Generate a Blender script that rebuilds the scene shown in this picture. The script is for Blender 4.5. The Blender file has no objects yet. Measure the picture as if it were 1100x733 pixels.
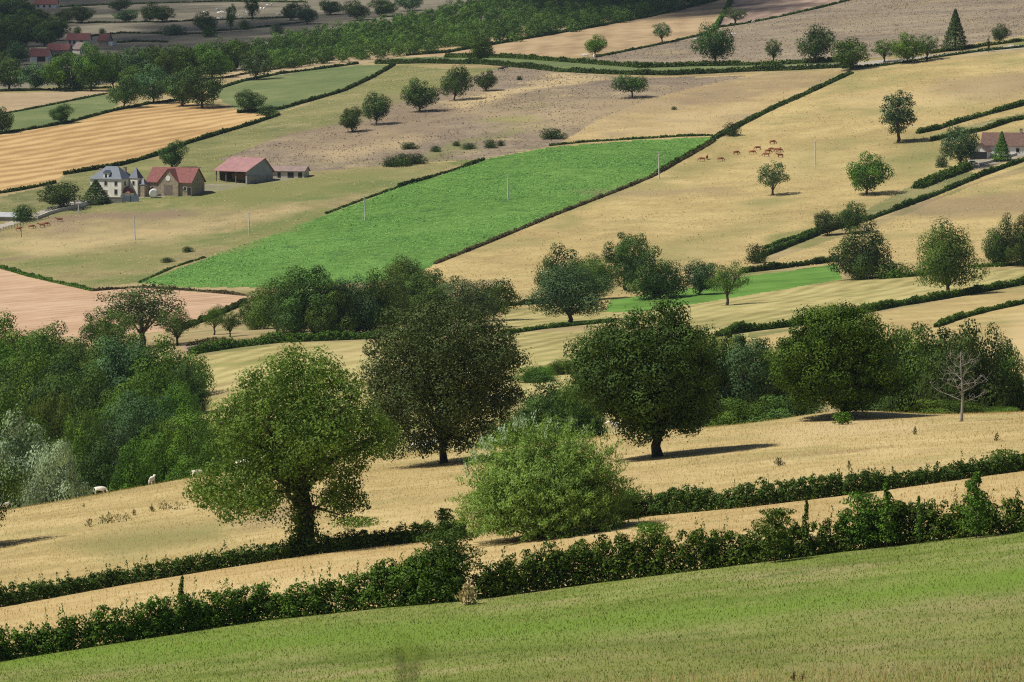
import bpy, math, random
import numpy as np
from mathutils import Vector, Matrix

SC = bpy.context.scene
COL = SC.collection
R = math.radians

# ------------------------------------------------------------------ camera, sky, sun, exposure
F = 5000.0                 # focal length in photo pixels (the photo is 1100 x 733)
PITCH = R(4.5)
CAMZ = 120.0
cam_d = bpy.data.cameras.new('camera')
cam = bpy.data.objects.new('camera', cam_d); COL.objects.link(cam)
cam.location = (0, 0, CAMZ)
cam.rotation_euler = (R(90) - PITCH, 0, 0)
cam_d.sensor_width = 36.0
cam_d.lens = 36.0 * F / 1100.0
cam_d.clip_start = 0.5; cam_d.clip_end = 20000
cam_d.dof.use_dof = True
cam_d.dof.focus_distance = 520
cam_d.dof.aperture_fstop = 9.0
SC.camera = cam

SUN_EL = R(56)
SHADOW = Vector((0.99, 0.12, 0)).normalized()      # the way shadows fall on the ground
SUN_DIR = Vector((-SHADOW.x * math.cos(SUN_EL), -SHADOW.y * math.cos(SUN_EL), math.sin(SUN_EL)))
world = bpy.data.worlds.new('World'); SC.world = world
world.use_nodes = True
wn = world.node_tree
bg = wn.nodes['Background']
sky = wn.nodes.new('ShaderNodeTexSky')
sky.sky_type = 'NISHITA'; sky.sun_disc = False
sky.sun_elevation = SUN_EL
sky.sun_rotation = math.atan2(SUN_DIR.x, SUN_DIR.y)
sky.altitude = 300
wn.links.new(sky.outputs[0], bg.inputs[0])
bg.inputs[1].default_value = 0.05
sun_d = bpy.data.lights.new('sun', 'SUN')
sun_d.energy = 4.9; sun_d.angle = R(0.5); sun_d.color = (1.0, 0.94, 0.84)
sun = bpy.data.objects.new('sun', sun_d); COL.objects.link(sun)
sun.rotation_euler = (-SUN_DIR).to_track_quat('-Z', 'Y').to_euler()
sun.location = (0, 0, 600)
SC.view_settings.view_transform = 'Standard'
SC.view_settings.look = 'None'
SC.view_settings.exposure = 0.0
SC.view_settings.gamma = 1.0
try:
    SC.cycles.max_bounces = 6; SC.cycles.diffuse_bounces = 3; SC.cycles.transmission_bounces = 3
    SC.cycles.volume_bounces = 0; SC.cycles.transparent_max_bounces = 14
    SC.cycles.use_denoising = False
    SC.cycles.pixel_filter_type = 'BLACKMAN_HARRIS'; SC.cycles.filter_width = 1.15
except Exception:
    pass

# ------------------------------------------------------------------ the lie of the land
COLS = np.array([-250., 0., 275., 550., 825., 1100., 1350.])
KD = np.array([0, 100, 220, 310, 385, 460, 500, 540, 600, 700, 850, 1000, 1200, 1450, 1600, 1750, 1900, 2100, 2300, 2600, 3000, 3500, 4500, 6500], float)
TP = {  # photo row of the ground at each distance from 220 m on, for five columns
    0:    [800, 712, 650, 585, 561, 549, 560, 575, 500, 420, 375, 325, 280, 208, 160, 112, 88, 60, 25, -8, -60, -120],
    275:  [772, 676, 612, 553, 525, 504, 516, 520, 447, 385, 345, 310, 262, 196, 146, 105, 80, 50, 15, -14, -70, -130],
    550:  [748, 645, 580, 520, 497, 480, 486, 482, 412, 375, 337, 290, 242, 180, 130, 84, 62, 36, 2, -25, -80, -140],
    825:  [736, 612, 545, 492, 470, 456, 466, 466, 404, 355, 320, 275, 225, 172, 120, 72, 48, 18, -12, -40, -90, -150],
    1100: [722, 578, 518, 470, 455, 444, 450, 446, 378, 340, 300, 255, 208, 155, 103, 45, 25, 0, -30, -55, -100, -160],
}
def tanrow(py):
    v = (366.5 - py) / F
    return (-math.sin(PITCH) + v * math.cos(PITCH)) / (math.cos(PITCH) + v * math.sin(PITCH))
def pchip(x, y, xs):
    h = np.diff(x); d = np.diff(y) / h
    m = np.zeros_like(y)
    m[0], m[-1] = d[0], d[-1]
    for i in range(1, len(x) - 1):
        if d[i-1] * d[i] > 0:
            w1, w2 = 2*h[i] + h[i-1], h[i] + 2*h[i-1]
            m[i] = (w1 + w2) / (w1 / d[i-1] + w2 / d[i])
    k = np.clip(np.searchsorted(x, xs) - 1, 0, len(x) - 2)
    t = (xs - x[k]) / h[k]
    return ((2*t**3 - 3*t**2 + 1) * y[k] + (t**3 - 2*t**2 + t) * h[k] * m[k]
            + (-2*t**3 + 3*t**2) * y[k+1] + (t**3 - t**2) * h[k] * m[k+1])
DS = np.arange(0, 6501, 2.0)
def column_profile(px):
    rows = TP[px]
    z = [0, 0] + [D * tanrow(p) for D, p in zip(KD[2:], rows)]
    z[0] = -1.75
    z[1] = z[2] * 0.47
    return pchip(KD, np.array(z), DS)
PROF = {c: column_profile(c) for c in TP}
# smooth the profile a little so that the knots do not show as creases
def smooth(a, n=9):
    k = np.ones(n) / n
    p = np.concatenate([np.full(n, a[0]), a, np.full(n, a[-1])])
    return np.convolve(p, k, 'same')[n:-n]
PROF = {c: smooth(smooth(p)) for c, p in PROF.items()}
P0, P275, P550, P825, P1100 = [PROF[c] for c in (0, 275, 550, 825, 1100)]
PROFS = np.stack([P0 + 0.85*(P0 - P275), P0, P275, P550, P825, P1100, P1100 + 0.85*(P1100 - P825)])

_rng = np.random.RandomState(5)
_lat = _rng.rand(16, 128, 128)
def vnoise(x, y, scale, seed=0):
    u = np.asarray(x) / scale + 17.3*seed; v = np.asarray(y) / scale + 9.1*seed
    i = np.floor(u).astype(int); j = np.floor(v).astype(int)
    fu = u - i; fv = v - j
    fu = fu*fu*(3 - 2*fu); fv = fv*fv*(3 - 2*fv)
    L = _lat[seed % 16]
    a = L[i % 128, j % 128]; b = L[(i+1) % 128, j % 128]; c = L[i % 128, (j+1) % 128]; d = L[(i+1) % 128, (j+1) % 128]
    return (a*(1-fu) + b*fu)*(1-fv) + (c*(1-fu) + d*fu)*fv - 0.5

def px_of(x, y):
    return 550 + F * 0.997 * np.asarray(x) / np.maximum(y, 200.0)
BUMPS = []       # (x, y, radius across, radius along, height)
def ground(x, y):
    x = np.asarray(x, float); y = np.asarray(y, float)
    x, y = np.broadcast_arrays(x, y)
    p = np.clip(px_of(x, y), -249, 1349)
    k = np.clip(np.searchsorted(COLS, p) - 1, 0, 5)
    D = np.clip(y, 0, 6490); di = (D / 2.0); i0 = np.floor(di).astype(int); fd = di - i0
    def at(c):
        c = np.clip(c, 0, 6)
        return PROFS[c, i0] * (1 - fd) + PROFS[c, i0 + 1] * fd
    z0, z1, z2, z3 = at(k-1), at(k), at(k+1), at(k+2)
    h = COLS[k+1] - COLS[k]; t = (p - COLS[k]) / h
    hm = np.where(k > 0, COLS[k] - COLS[np.maximum(k-1, 0)], h)
    hp = np.where(k < 5, COLS[np.minimum(k+2, 6)] - COLS[k+1], h)
    z0 = np.where(k > 0, z0, 2*z1 - z2); z3 = np.where(k < 5, z3, 2*z2 - z1)
    m1 = (z2 - z0) / (h + hm) * h; m2 = (z3 - z1) / (h + hp) * h
    z = (2*t**3 - 3*t**2 + 1)*z1 + (t**3 - 2*t**2 + t)*m1 + (-2*t**3 + 3*t**2)*z2 + (t**3 - t**2)*m2
    amp = np.clip(y / 1500.0, 0.12, 1.0)
    z = z + amp * (1.6*vnoise(x, y, 120, 1) + 0.7*vnoise(x, y, 45, 2)) + np.clip(y/900., .15, .5)*0.5*vnoise(x, y, 13, 3)
    for bx, by, rx, ry, bh in BUMPS:
        z = z + bh * np.exp(-((x-bx)/rx)**2 - ((y-by)/ry)**2)
    return z + CAMZ

def project(x, y, z):
    z = z - CAMZ
    d = y*math.cos(PITCH) - z*math.sin(PITCH)
    up = y*math.sin(PITCH) + z*math.cos(PITCH)
    return 550 + F*x/d, 366.5 - F*up/d
def ray(px, py):
    u = (px - 550)/F; v = (366.5 - py)/F
    yy = math.cos(PITCH) + v*math.sin(PITCH)
    return u/yy, (-math.sin(PITCH) + v*math.cos(PITCH))/yy
FARD = np.arange(640, 5600, 2.0); NEARD = np.arange(100, 640, 1.0)
def hit(px, py, near=False, D=None):
    """The point of the ground seen at a photo pixel (or at distance D below that column)."""
    a, b = ray(px, py)
    if D is None:
        ds = NEARD if near else FARD
        g = CAMZ + b*ds - ground(a*ds, ds)
        s = np.nonzero((g[:-1] > 0) & (g[1:] <= 0))[0]
        if len(s):
            i = s[0]; D = ds[i] + (ds[1]-ds[0]) * g[i] / (g[i] - g[i+1])
        else:
            D = ds[int(np.argmin(np.abs(g)))]
    x = a*D
    return Vector((float(x), float(D), float(ground(x, D))))
def scale_at(D): return F / D          # photo pixels in one metre there
_h = hit(905, 449, True); BUMPS.append((_h.x, _h.y - 3, 8.0, 9.0, 1.0))

# ------------------------------------------------------------------ small helpers
def new_obj(name, mesh, parent=None):
    o = bpy.data.objects.new(name, mesh); COL.objects.link(o)
    if parent is not None: o.parent = parent
    return o
def tag(o, label=None, cat=None, group=None, kind=None):
    if label: o['label'] = label
    if cat: o['category'] = cat
    if group: o['group'] = group
    if kind: o['kind'] = kind
    return o
def empty(name, loc, rz=0, scale=None):
    o = bpy.data.objects.new(name, None); COL.objects.link(o)
    o.location = loc; o.rotation_euler = (0, 0, rz); o.empty_display_size = 0.5
    if scale: o.scale = scale
    return o
def copy_tree(o, parent=None):
    c = o.copy(); COL.objects.link(c); c.parent = parent
    for k in ('label', 'category', 'group'):
        if k in c and parent is None: del c[k]
    for ch in list(o.children):
        copy_tree(ch, c)
    return c
def np_mesh(name, verts, faces, tint=None, mat=None, smooth=False):
    """faces: (n,3) or (n,4) array, tint: value per vertex"""
    me = bpy.data.meshes.new(name)
    nv, nf, k = len(verts), len(faces), faces.shape[1]
    me.vertices.add(nv); me.vertices.foreach_set('co', np.ascontiguousarray(verts, dtype=np.float32).ravel())
    me.loops.add(nf*k); me.loops.foreach_set('vertex_index', np.ascontiguousarray(faces, dtype=np.int32).ravel())
    me.polygons.add(nf)
    me.polygons.foreach_set('loop_start', np.arange(0, nf*k, k, dtype=np.int32))
    me.polygons.foreach_set('use_smooth', np.full(nf, smooth, dtype=bool))
    if tint is not None:
        at = me.attributes.new('tint', 'FLOAT', 'POINT')
        at.data.foreach_set('value', np.ascontiguousarray(tint, dtype=np.float32))
    me.update(calc_edges=True); me.validate()
    if mat: me.materials.append(mat)
    return me
class MB:
    """collects solids, builds ONE mesh object"""
    def __init__(s): s.v = []; s.f = []
    def add(s, vs, fs):
        n = len(s.v); s.v += [tuple(p) for p in vs]; s.f += [tuple(i+n for i in f) for f in fs]; return s
    def box(s, x0, x1, y0, y1, z0, z1):
        return s.add([(x0,y0,z0),(x1,y0,z0),(x1,y1,z0),(x0,y1,z0),(x0,y0,z1),(x1,y0,z1),(x1,y1,z1),(x0,y1,z1)],
                     [(3,2,1,0),(4,5,6,7),(0,1,5,4),(1,2,6,5),(2,3,7,6),(3,0,4,7)])
    def prism(s, poly, axis, a, b):
        """polygon extruded along an axis ('x' or 'y') from a to b; poly holds (other, z)"""
        n = len(poly)
        f3 = (lambda p, q: (q, p[0], p[1])) if axis == 'x' else (lambda p, q: (p[0], q, p[1]))
        vs = [f3(p, a) for p in poly] + [f3(p, b) for p in poly]
        fs = [tuple(range(n)), tuple(range(2*n-1, n-1, -1))] + [(i, n+i, n+(i+1) % n, (i+1) % n) for i in range(n)]
        return s.add(vs, fs)
    def tube(s, pts, rad, n=7, cap=True):
        pts = [Vector(p) for p in pts]; base = len(s.v)
        ref = Vector((0.31, 0.2, 0.93))
        for i, p in enumerate(pts):
            t = (pts[min(i+1, len(pts)-1)] - pts[max(i-1, 0)]).normalized()
            a = t.cross(ref if abs(t.dot(ref)) < .97 else Vector((1, 0, 0))).normalized(); b = t.cross(a)
            for k in range(n):
                w = 2*math.pi*k/n
                s.v.append(tuple(p + (a*math.cos(w) + b*math.sin(w)) * rad[i]))
        for i in range(len(pts)-1):
            for k in range(n):
                s.f.append((base+i*n+k, base+i*n+(k+1) % n, base+(i+1)*n+(k+1) % n, base+(i+1)*n+k))
        if cap:
            s.f.append(tuple(base + k for k in range(n))[::-1]); s.f.append(tuple(base + (len(pts)-1)*n + k for k in range(n)))
        return s
    def mesh(s, name, mat, smooth=False):
        me = bpy.data.meshes.new(name); me.from_pydata(s.v, [], s.f); me.update()
        import bmesh
        bm = bmesh.new(); bm.from_mesh(me); bmesh.ops.recalc_face_normals(bm, faces=bm.faces); bm.to_mesh(me); bm.free()
        if mat: me.materials.append(mat)
        if smooth: me.polygons.foreach_set('use_smooth', np.full(len(me.polygons), True))
        return me
    def build(s, name, mat, parent=None, smooth=False):
        return new_obj(name, s.mesh(name, mat, smooth), parent)

# ------------------------------------------------------------------ materials
def nodes(name):
    m = bpy.data.materials.new(name); m.use_nodes = True
    nt = m.node_tree; return m, nt, nt.nodes['Principled BSDF']
def _n(nt, t, **kw):
    n = nt.nodes.new(t)
    for k, v in kw.items(): setattr(n, k, v)
    return n
def noise(nt, vec, scale, detail=3, rough=.55):
    n = _n(nt, 'ShaderNodeTexNoise'); n.inputs['Scale'].default_value = scale
    n.inputs['Detail'].default_value = detail; n.inputs['Roughness'].default_value = rough
    if vec is not None: nt.links.new(vec, n.inputs['Vector'])
    return n.outputs['Fac']
def ramp(nt, fac, stops):
    r = _n(nt, 'ShaderNodeValToRGB'); e = r.color_ramp.elements
    while len(e) < len(stops): e.new(0.5)
    for el, (p, c) in zip(e, stops):
        el.position = p; el.color = (*c, 1) if len(c) == 3 else c
    nt.links.new(fac, r.inputs[0]); return r.outputs[0]
def mixc(nt, fac, a, b, mode='MIX'):
    m = _n(nt, 'ShaderNodeMix', data_type='RGBA', blend_type=mode)
    for s, v in ((m.inputs[0], fac), (m.inputs[6], a), (m.inputs[7], b)):
        if isinstance(v, (int, float)): s.default_value = v
        elif isinstance(v, tuple): s.default_value = (*v, 1) if len(v) == 3 else v
        else: nt.links.new(v, s)
    return m.outputs[2]
def mathn(nt, op, a, b=0.5, clamp=False):
    m = _n(nt, 'ShaderNodeMath', operation=op, use_clamp=clamp)
    for s, v in ((m.inputs[0], a), (m.inputs[1], b)):
        if isinstance(v, (int, float)): s.default_value = v
        else: nt.links.new(v, s)
    return m.outputs[0]
def plain(name, col, rough=.8, var=.18, scale=2.0, metal=0.0, bump=0.0):
    m, nt, b = nodes(name)
    tc = _n(nt, 'ShaderNodeTexCoord').outputs['Object']
    f = noise(nt, tc, scale, 4)
    c = ramp(nt, f, [(.3, tuple(x*(1-var) for x in col)), (.7, tuple(min(1, x*(1+var)) for x in col))])
    nt.links.new(c, b.inputs['Base Color']); b.inputs['Roughness'].default_value = rough; b.inputs['Metallic'].default_value = metal
    if bump:
        bp = _n(nt, 'ShaderNodeBump'); bp.inputs['Strength'].default_value = bump; bp.inputs['Distance'].default_value = .05
        nt.links.new(noise(nt, tc, scale*6, 3), bp.inputs['Height']); nt.links.new(bp.outputs[0], b.inputs['Normal'])
    return m
def leaf_mat(name, dark, light, trans=.14, rough=.6, spec=.08):
    m, nt, b = nodes(name)
    at = _n(nt, 'ShaderNodeAttribute', attribute_name='tint')
    tc = _n(nt, 'ShaderNodeTexCoord').outputs['Object']
    f = mathn(nt, 'ADD', mathn(nt, 'MULTIPLY', at.outputs['Fac'], .7), mathn(nt, 'MULTIPLY', noise(nt, tc, .35, 2), .45))
    c = ramp(nt, f, [(.2, dark), (.8, light)])
    oi = _n(nt, 'ShaderNodeObjectInfo')
    hs = _n(nt, 'ShaderNodeHueSaturation')
    nt.links.new(c, hs.inputs['Color'])
    nt.links.new(mathn(nt, 'ADD', mathn(nt, 'MULTIPLY', oi.outputs['Random'], .50), .76), hs.inputs['Value'])
    nt.links.new(mathn(nt, 'ADD', mathn(nt, 'MULTIPLY', oi.outputs['Random'], .03), .485), hs.inputs['Hue'])
    nt.links.new(hs.outputs[0], b.inputs['Base Color'])
    b.inputs['Roughness'].default_value = rough; b.inputs['Specular IOR Level'].default_value = spec
    tr = _n(nt, 'ShaderNodeBsdfTranslucent'); nt.links.new(mixc(nt, 1.0, hs.outputs[0], (1.2, 1.25, .6), 'MULTIPLY'), tr.inputs[0])
    mx = _n(nt, 'ShaderNodeMixShader'); mx.inputs[0].default_value = trans
    nt.links.new(b.outputs[0], mx.inputs[1]); nt.links.new(tr.outputs[0], mx.inputs[2])
    out = [n for n in nt.nodes if n.type == 'OUTPUT_MATERIAL'][0]
    nt.links.new(mx.outputs[0], out.inputs[0])
    return m
# ------------------------------------------------------------------ clouds above the far slope: their shade lies on the distant fields
def cloud(px0, px1, D0, D1, seed, h=900., n=46):
    rs = np.random.RandomState(seed); import bmesh
    bm = bmesh.new(); off = SHADOW * (h/math.tan(SUN_EL))
    for _ in range(n):
        Dk = rs.uniform(D0, D1); pk = rs.uniform(px0, px1)
        c = Vector(((pk-550)/F*Dk, Dk, CAMZ + h + rs.uniform(0, 60))) - off
        r = rs.uniform(26, 62)
        bmesh.ops.create_icosphere(bm, subdivisions=3, radius=1, matrix=Matrix.Translation(c) @ Matrix.Diagonal((r*1.3, r*1.3, r*.7, 1)))
    me = bpy.data.meshes.new('cloud'); bm.to_mesh(me); bm.free()
    co = np.empty(len(me.vertices)*3, np.float32); me.vertices.foreach_get('co', co); co = co.reshape(-1, 3)
    co[:, 0] += 26*vnoise(co[:, 0] + co[:, 2], co[:, 1], 22, 4) + 12*vnoise(co[:, 0], co[:, 1] + co[:, 2], 8, 5); co[:, 1] += 26*vnoise(co[:, 0], co[:, 1] + co[:, 2], 19, 6)
    co[:, 2] += 22*vnoise(co[:, 0], co[:, 1], 24, 7)
    me.vertices.foreach_set('co', co.ravel()); me.update()
    me.materials.append(CLOUD_M); tag(new_obj('cloud', me), kind='structure')
CLOUD_M, _cn, _cb = nodes('thin_white_cloud')
_cb.inputs['Base Color'].default_value = (.9, .9, .9, 1); _cb.inputs['Roughness'].default_value = 1; _cb.inputs['Specular IOR Level'].default_value = 0
_ct = _n(_cn, 'ShaderNodeBsdfTransparent'); _cm = _n(_cn, 'ShaderNodeMixShader')
_ctc = _n(_cn, 'ShaderNodeTexCoord').outputs['Object']
_cn.links.new(ramp(_cn, noise(_cn, _ctc, .012, 3), [(.3, (.12, .12, .12)), (.7, (.34, .34, .34))]), _cm.inputs[0])
_cn.links.new(_ct.outputs[0], _cm.inputs[1]); _cn.links.new(_cb.outputs[0], _cm.inputs[2])
_cn.links.new(_cm.outputs[0], [n for n in _cn.nodes if n.type == 'OUTPUT_MATERIAL'][0].inputs[0])
cloud(-500, 240, 2440, 3700, 1, n=92)
cloud(590, 830, 2640, 3300, 2, n=40)
# ------------------------------------------------------------------ the air
hz = MB(); hz.box(-7000, 7000, -160, 5700, -60, 420)
HM = bpy.data.materials.new('air'); HM.use_nodes = True; ht = HM.node_tree; ht.nodes.clear()
hv = ht.nodes.new('ShaderNodeVolumePrincipled'); ho = ht.nodes.new('ShaderNodeOutputMaterial')
hv.inputs['Color'].default_value = (.62, .78, 1.0, 1); hv.inputs['Density'].default_value = 2.0e-5; hv.inputs['Anisotropy'].default_value = 0.0
ht.links.new(hv.outputs[0], ho.inputs['Volume'])
tag(hz.build('haze', HM), kind='stuff')
# ------------------------------------------------------------------ field materials
def world_dir(p, q, near=False):
    a, b = hit(*p, near=near), hit(*q, near=near)
    return math.atan2(b.y - a.y, b.x - a.x)
def field_mat(name, dark, mid, light, patch=55., med=9., fine=.8, wts=(.42, .33, .3), second=None, second_at=(.52, .62), second_scale=40.,
              stripe=None, bump=.0, third=None, sw=((.19, .20, .07), (.235, .175, .115), (.54, .42, .22))):
    m, nt, b = nodes(name)
    tc = _n(nt, 'ShaderNodeTexCoord').outputs['Object']
    n1, n2, n3 = noise(nt, tc, 1/patch, 3), noise(nt, tc, 1/med, 4, .6), noise(nt, tc, 1/fine, 4, .7)
    f = mathn(nt, 'ADD', mathn(nt, 'MULTIPLY', n1, wts[0]), mathn(nt, 'ADD', mathn(nt, 'MULTIPLY', n2, wts[1]), mathn(nt, 'MULTIPLY', n3, wts[2])))
    f = mathn(nt, 'DIVIDE', f, sum(wts))
    if stripe:
        ang, wl, st = stripe
        mp = _n(nt, 'ShaderNodeMapping'); mp.inputs['Rotation'].default_value = (0, 0, -ang)
        nt.links.new(tc, mp.inputs['Vector'])
        sx = _n(nt, 'ShaderNodeSeparateXYZ'); nt.links.new(mp.outputs[0], sx.inputs[0])
        wob = mathn(nt, 'MULTIPLY', noise(nt, tc, 1/30., 2), wl*1.2)
        ph = mathn(nt, 'MULTIPLY', mathn(nt, 'ADD', sx.outputs[1], wob), 2*math.pi/wl)
        s = mathn(nt, 'SINE', ph, 0)
        # stretched noise along the rows breaks up the regularity
        cb = _n(nt, 'ShaderNodeCombineXYZ')
        nt.links.new(mathn(nt, 'MULTIPLY', sx.outputs[0], .02), cb.inputs[0]); nt.links.new(mathn(nt, 'MULTIPLY', sx.outputs[1], 1.1/wl), cb.inputs[1])
        sn = mathn(nt, 'SUBTRACT', noise(nt, cb.outputs[0], 1.0, 3), .5)
        f = mathn(nt, 'ADD', f, mathn(nt, 'ADD', mathn(nt, 'MULTIPLY', s, st), mathn(nt, 'MULTIPLY', sn, st*5)))
    c = ramp(nt, f, [(.40, dark), (.5, mid), (.60, light)])
    if second:
        g = mathn(nt, 'ADD', mathn(nt, 'MULTIPLY', noise(nt, tc, 1/second_scale, 4, .6), .85), mathn(nt, 'MULTIPLY', n3, .15))
        k = ramp(nt, g, [(second_at[0], (0, 0, 0)), (second_at[1], (1, 1, 1))])
        c = mixc(nt, k, c, second)
    if third:
        mpp = _n(nt, 'ShaderNodeMapping'); mpp.inputs['Location'].default_value = (311, 87, 0); nt.links.new(tc, mpp.inputs['Vector'])
        k = ramp(nt, noise(nt, mpp.outputs[0], 1/second_scale*1.7, 5, .65), [(.56, (0, 0, 0)), (.68, (1, 1, 1))])
        c = mixc(nt, mathn(nt, 'MULTIPLY', k, .75), c, third)
    brk = mathn(nt, 'MULTIPLY', mathn(nt, 'ADD', mathn(nt, 'MULTIPLY', n2, 1.6), mathn(nt, 'MULTIPLY', n3, .8)), .85, True)
    for key, tgt, mode in (('greener', sw[0], 'MIX'), ('browner', sw[1], 'MIX'), ('paler', sw[2], 'MIX')):
        at = _n(nt, 'ShaderNodeAttribute', attribute_name=key)
        c = mixc(nt, mathn(nt, 'MULTIPLY', at.outputs['Fac'], brk, True), c, tgt, mode)
    nt.links.new(c, b.inputs['Base Color'])
    b.inputs['Roughness'].default_value = .95; b.inputs['Specular IOR Level'].default_value = .1
    if bump:
        bp = _n(nt, 'ShaderNodeBump'); bp.inputs['Strength'].default_value = .6; bp.inputs['Distance'].default_value = bump
        nt.links.new(mathn(nt, 'ADD', n3, mathn(nt, 'MULTIPLY', n2, 2.)), bp.inputs['Height']); nt.links.new(bp.outputs[0], b.inputs['Normal'])
    return m

TAN = dict(dark=(.29, .20, .095), mid=(.43, .31, .145), light=(.53, .40, .20))
FIELDS = {}      # name -> material
FIELDS['pasture'] = field_mat('dry_pasture_ground', (.24, .19, .09), (.33, .26, .13), (.42, .33, .17), second=(.17, .19, .06))
FIELDS['meadow'] = field_mat('mown_green_grass', (.105, .15, .028), (.165, .215, .045), (.25, .275, .085), patch=14, med=3.0, fine=.25, bump=.05,
                             second=(.30, .27, .12), second_at=(.50, .68), second_scale=11, third=(.12, .17, .04), sw=((.15, .235, .035), (.215, .195, .075), (.4, .4, .2)))
FIELDS['strip'] = field_mat('golden_dry_grass', (.37, .27, .115), (.47, .35, .16), (.56, .44, .22), patch=20, med=3, fine=.4, bump=.15, second=(.30, .27, .11), second_at=(.6, .75), second_scale=14)
FIELDS['hay_field'] = field_mat('hay_ground', (.36, .275, .12), (.47, .365, .165), (.57, .455, .23), patch=24, med=4, fine=.5, bump=.22, second=(.30, .28, .11), second_at=(.54, .72), second_scale=22, third=(.38, .27, .14))
FIELDS['valley_meadow'] = field_mat('mown_valley_grass', (.25, .22, .085), (.37, .32, .13), (.47, .41, .18), stripe=(world_dir((225, 400), (300, 378)), 7., .045), second=(.22, .24, .07), second_at=(.55, .7))
FIELDS['green_strip'] = field_mat('lush_green_grass', (.08, .16, .03), (.115, .24, .04), (.16, .28, .06), patch=30)
FIELDS['slope_pasture'] = field_mat('tan_slope_grass', (.33, .25, .11), (.43, .33, .145), (.52, .41, .19), patch=70, med=12, fine=1.5, wts=(.35, .35, .35), second=(.27, .25, .10), second_at=(.52, .70), second_scale=40)
FIELDS['upper_pasture'] = field_mat('tan_upper_grass', (.31, .23, .11), (.41, .31, .155), (.50, .38, .18), patch=60, med=14, fine=2., wts=(.35, .35, .35), second=(.29, .24, .15), second_at=(.52, .66), second_scale=45)
FIELDS['maize_field'] = field_mat('green_crop', (.07, .15, .032), (.11, .225, .045), (.165, .29, .07), patch=60, med=5, fine=1.6, wts=(.4, .5, .5), bump=.5, third=(.05, .115, .035), second_scale=26)
FIELDS['ploughed_field'] = field_mat('pink_tilled_soil', (.40, .26, .16), (.49, .33, .21), (.56, .40, .27), patch=45, med=8, stripe=(world_dir((10, 330), (110, 322)), 9., .03))
FIELDS['farm_pasture'] = field_mat('worn_farm_grass', (.20, .17, .085), (.29, .245, .115), (.39, .32, .15), patch=50, med=9, second=(.15, .18, .06), second_at=(.47, .60), third=(.40, .29, .14), second_scale=50)
FIELDS['stubble_field'] = field_mat('orange_stubble', (.34, .215, .095), (.46, .30, .13), (.56, .39, .185), patch=80, med=14, wts=(.3, .2, .3), stripe=(world_dir((20, 175), (230, 140)), 12., .075))
FIELDS['green_slope'] = field_mat('faded_green_grass', (.13, .145, .055), (.19, .195, .075), (.27, .245, .11), patch=60, med=10, third=(.32, .27, .15), second_scale=45)
FIELDS['brown_pasture'] = field_mat('purplish_dry_grass', (.175, .14, .105), (.245, .195, .14), (.33, .265, .175), patch=55, med=11, fine=1.6, wts=(.4, .4, .35), second=(.17, .165, .085), second_at=(.56, .68), third=(.40, .32, .18), second_scale=42)
FIELDS['pale_field'] = field_mat('pale_stubble', (.30, .23, .14), (.38, .29, .175), (.46, .36, .21), patch=50)
FIELDS['green_field'] = field_mat('soft_green_grass', (.11, .15, .06), (.15, .185, .07), (.20, .22, .10), patch=45)
FIELDS['upper_stubble'] = field_mat('brown_stubble', (.29, .205, .115), (.385, .28, .16), (.46, .345, .20), patch=70, med=14, stripe=(world_dir((640, 50), (652, 22)), 14., .03))
FIELDS['striped_stubble'] = field_mat('dark_striped_stubble', (.22, .155, .12), (.30, .215, .165), (.37, .28, .21), patch=60, stripe=(world_dir((800, 30), (850, 4)), 11., .05))
FIELDS['grey_pasture'] = field_mat('grey_dry_grass', (.195, .16, .12), (.265, .215, .155), (.34, .28, .19), patch=60, med=12, fine=2., second=(.33, .26, .15), second_at=(.55, .7), second_scale=50)
FIELDS['distant_pasture'] = field_mat('distant_dry_grass', (.14, .125, .095), (.19, .17, .125), (.25, .22, .16), patch=90, med=16, fine=3., second=(.14, .14, .085), second_at=(.55, .66))
FIELDS['farmyard'] = field_mat('trodden_yard', (.20, .18, .13), (.27, .24, .18), (.36, .32, .26), patch=14, med=3)
FIELDS['lane'] = field_mat('pale_gravel', (.27, .24, .20), (.36, .33, .28), (.45, .42, .37), patch=20, med=2)
FIELDS['heather_bank'] = field_mat('mauve_heath', (.19, .13, .12), (.28, .19, .18), (.34, .25, .21), patch=10, med=2)
FORDER = list(FIELDS)

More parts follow.
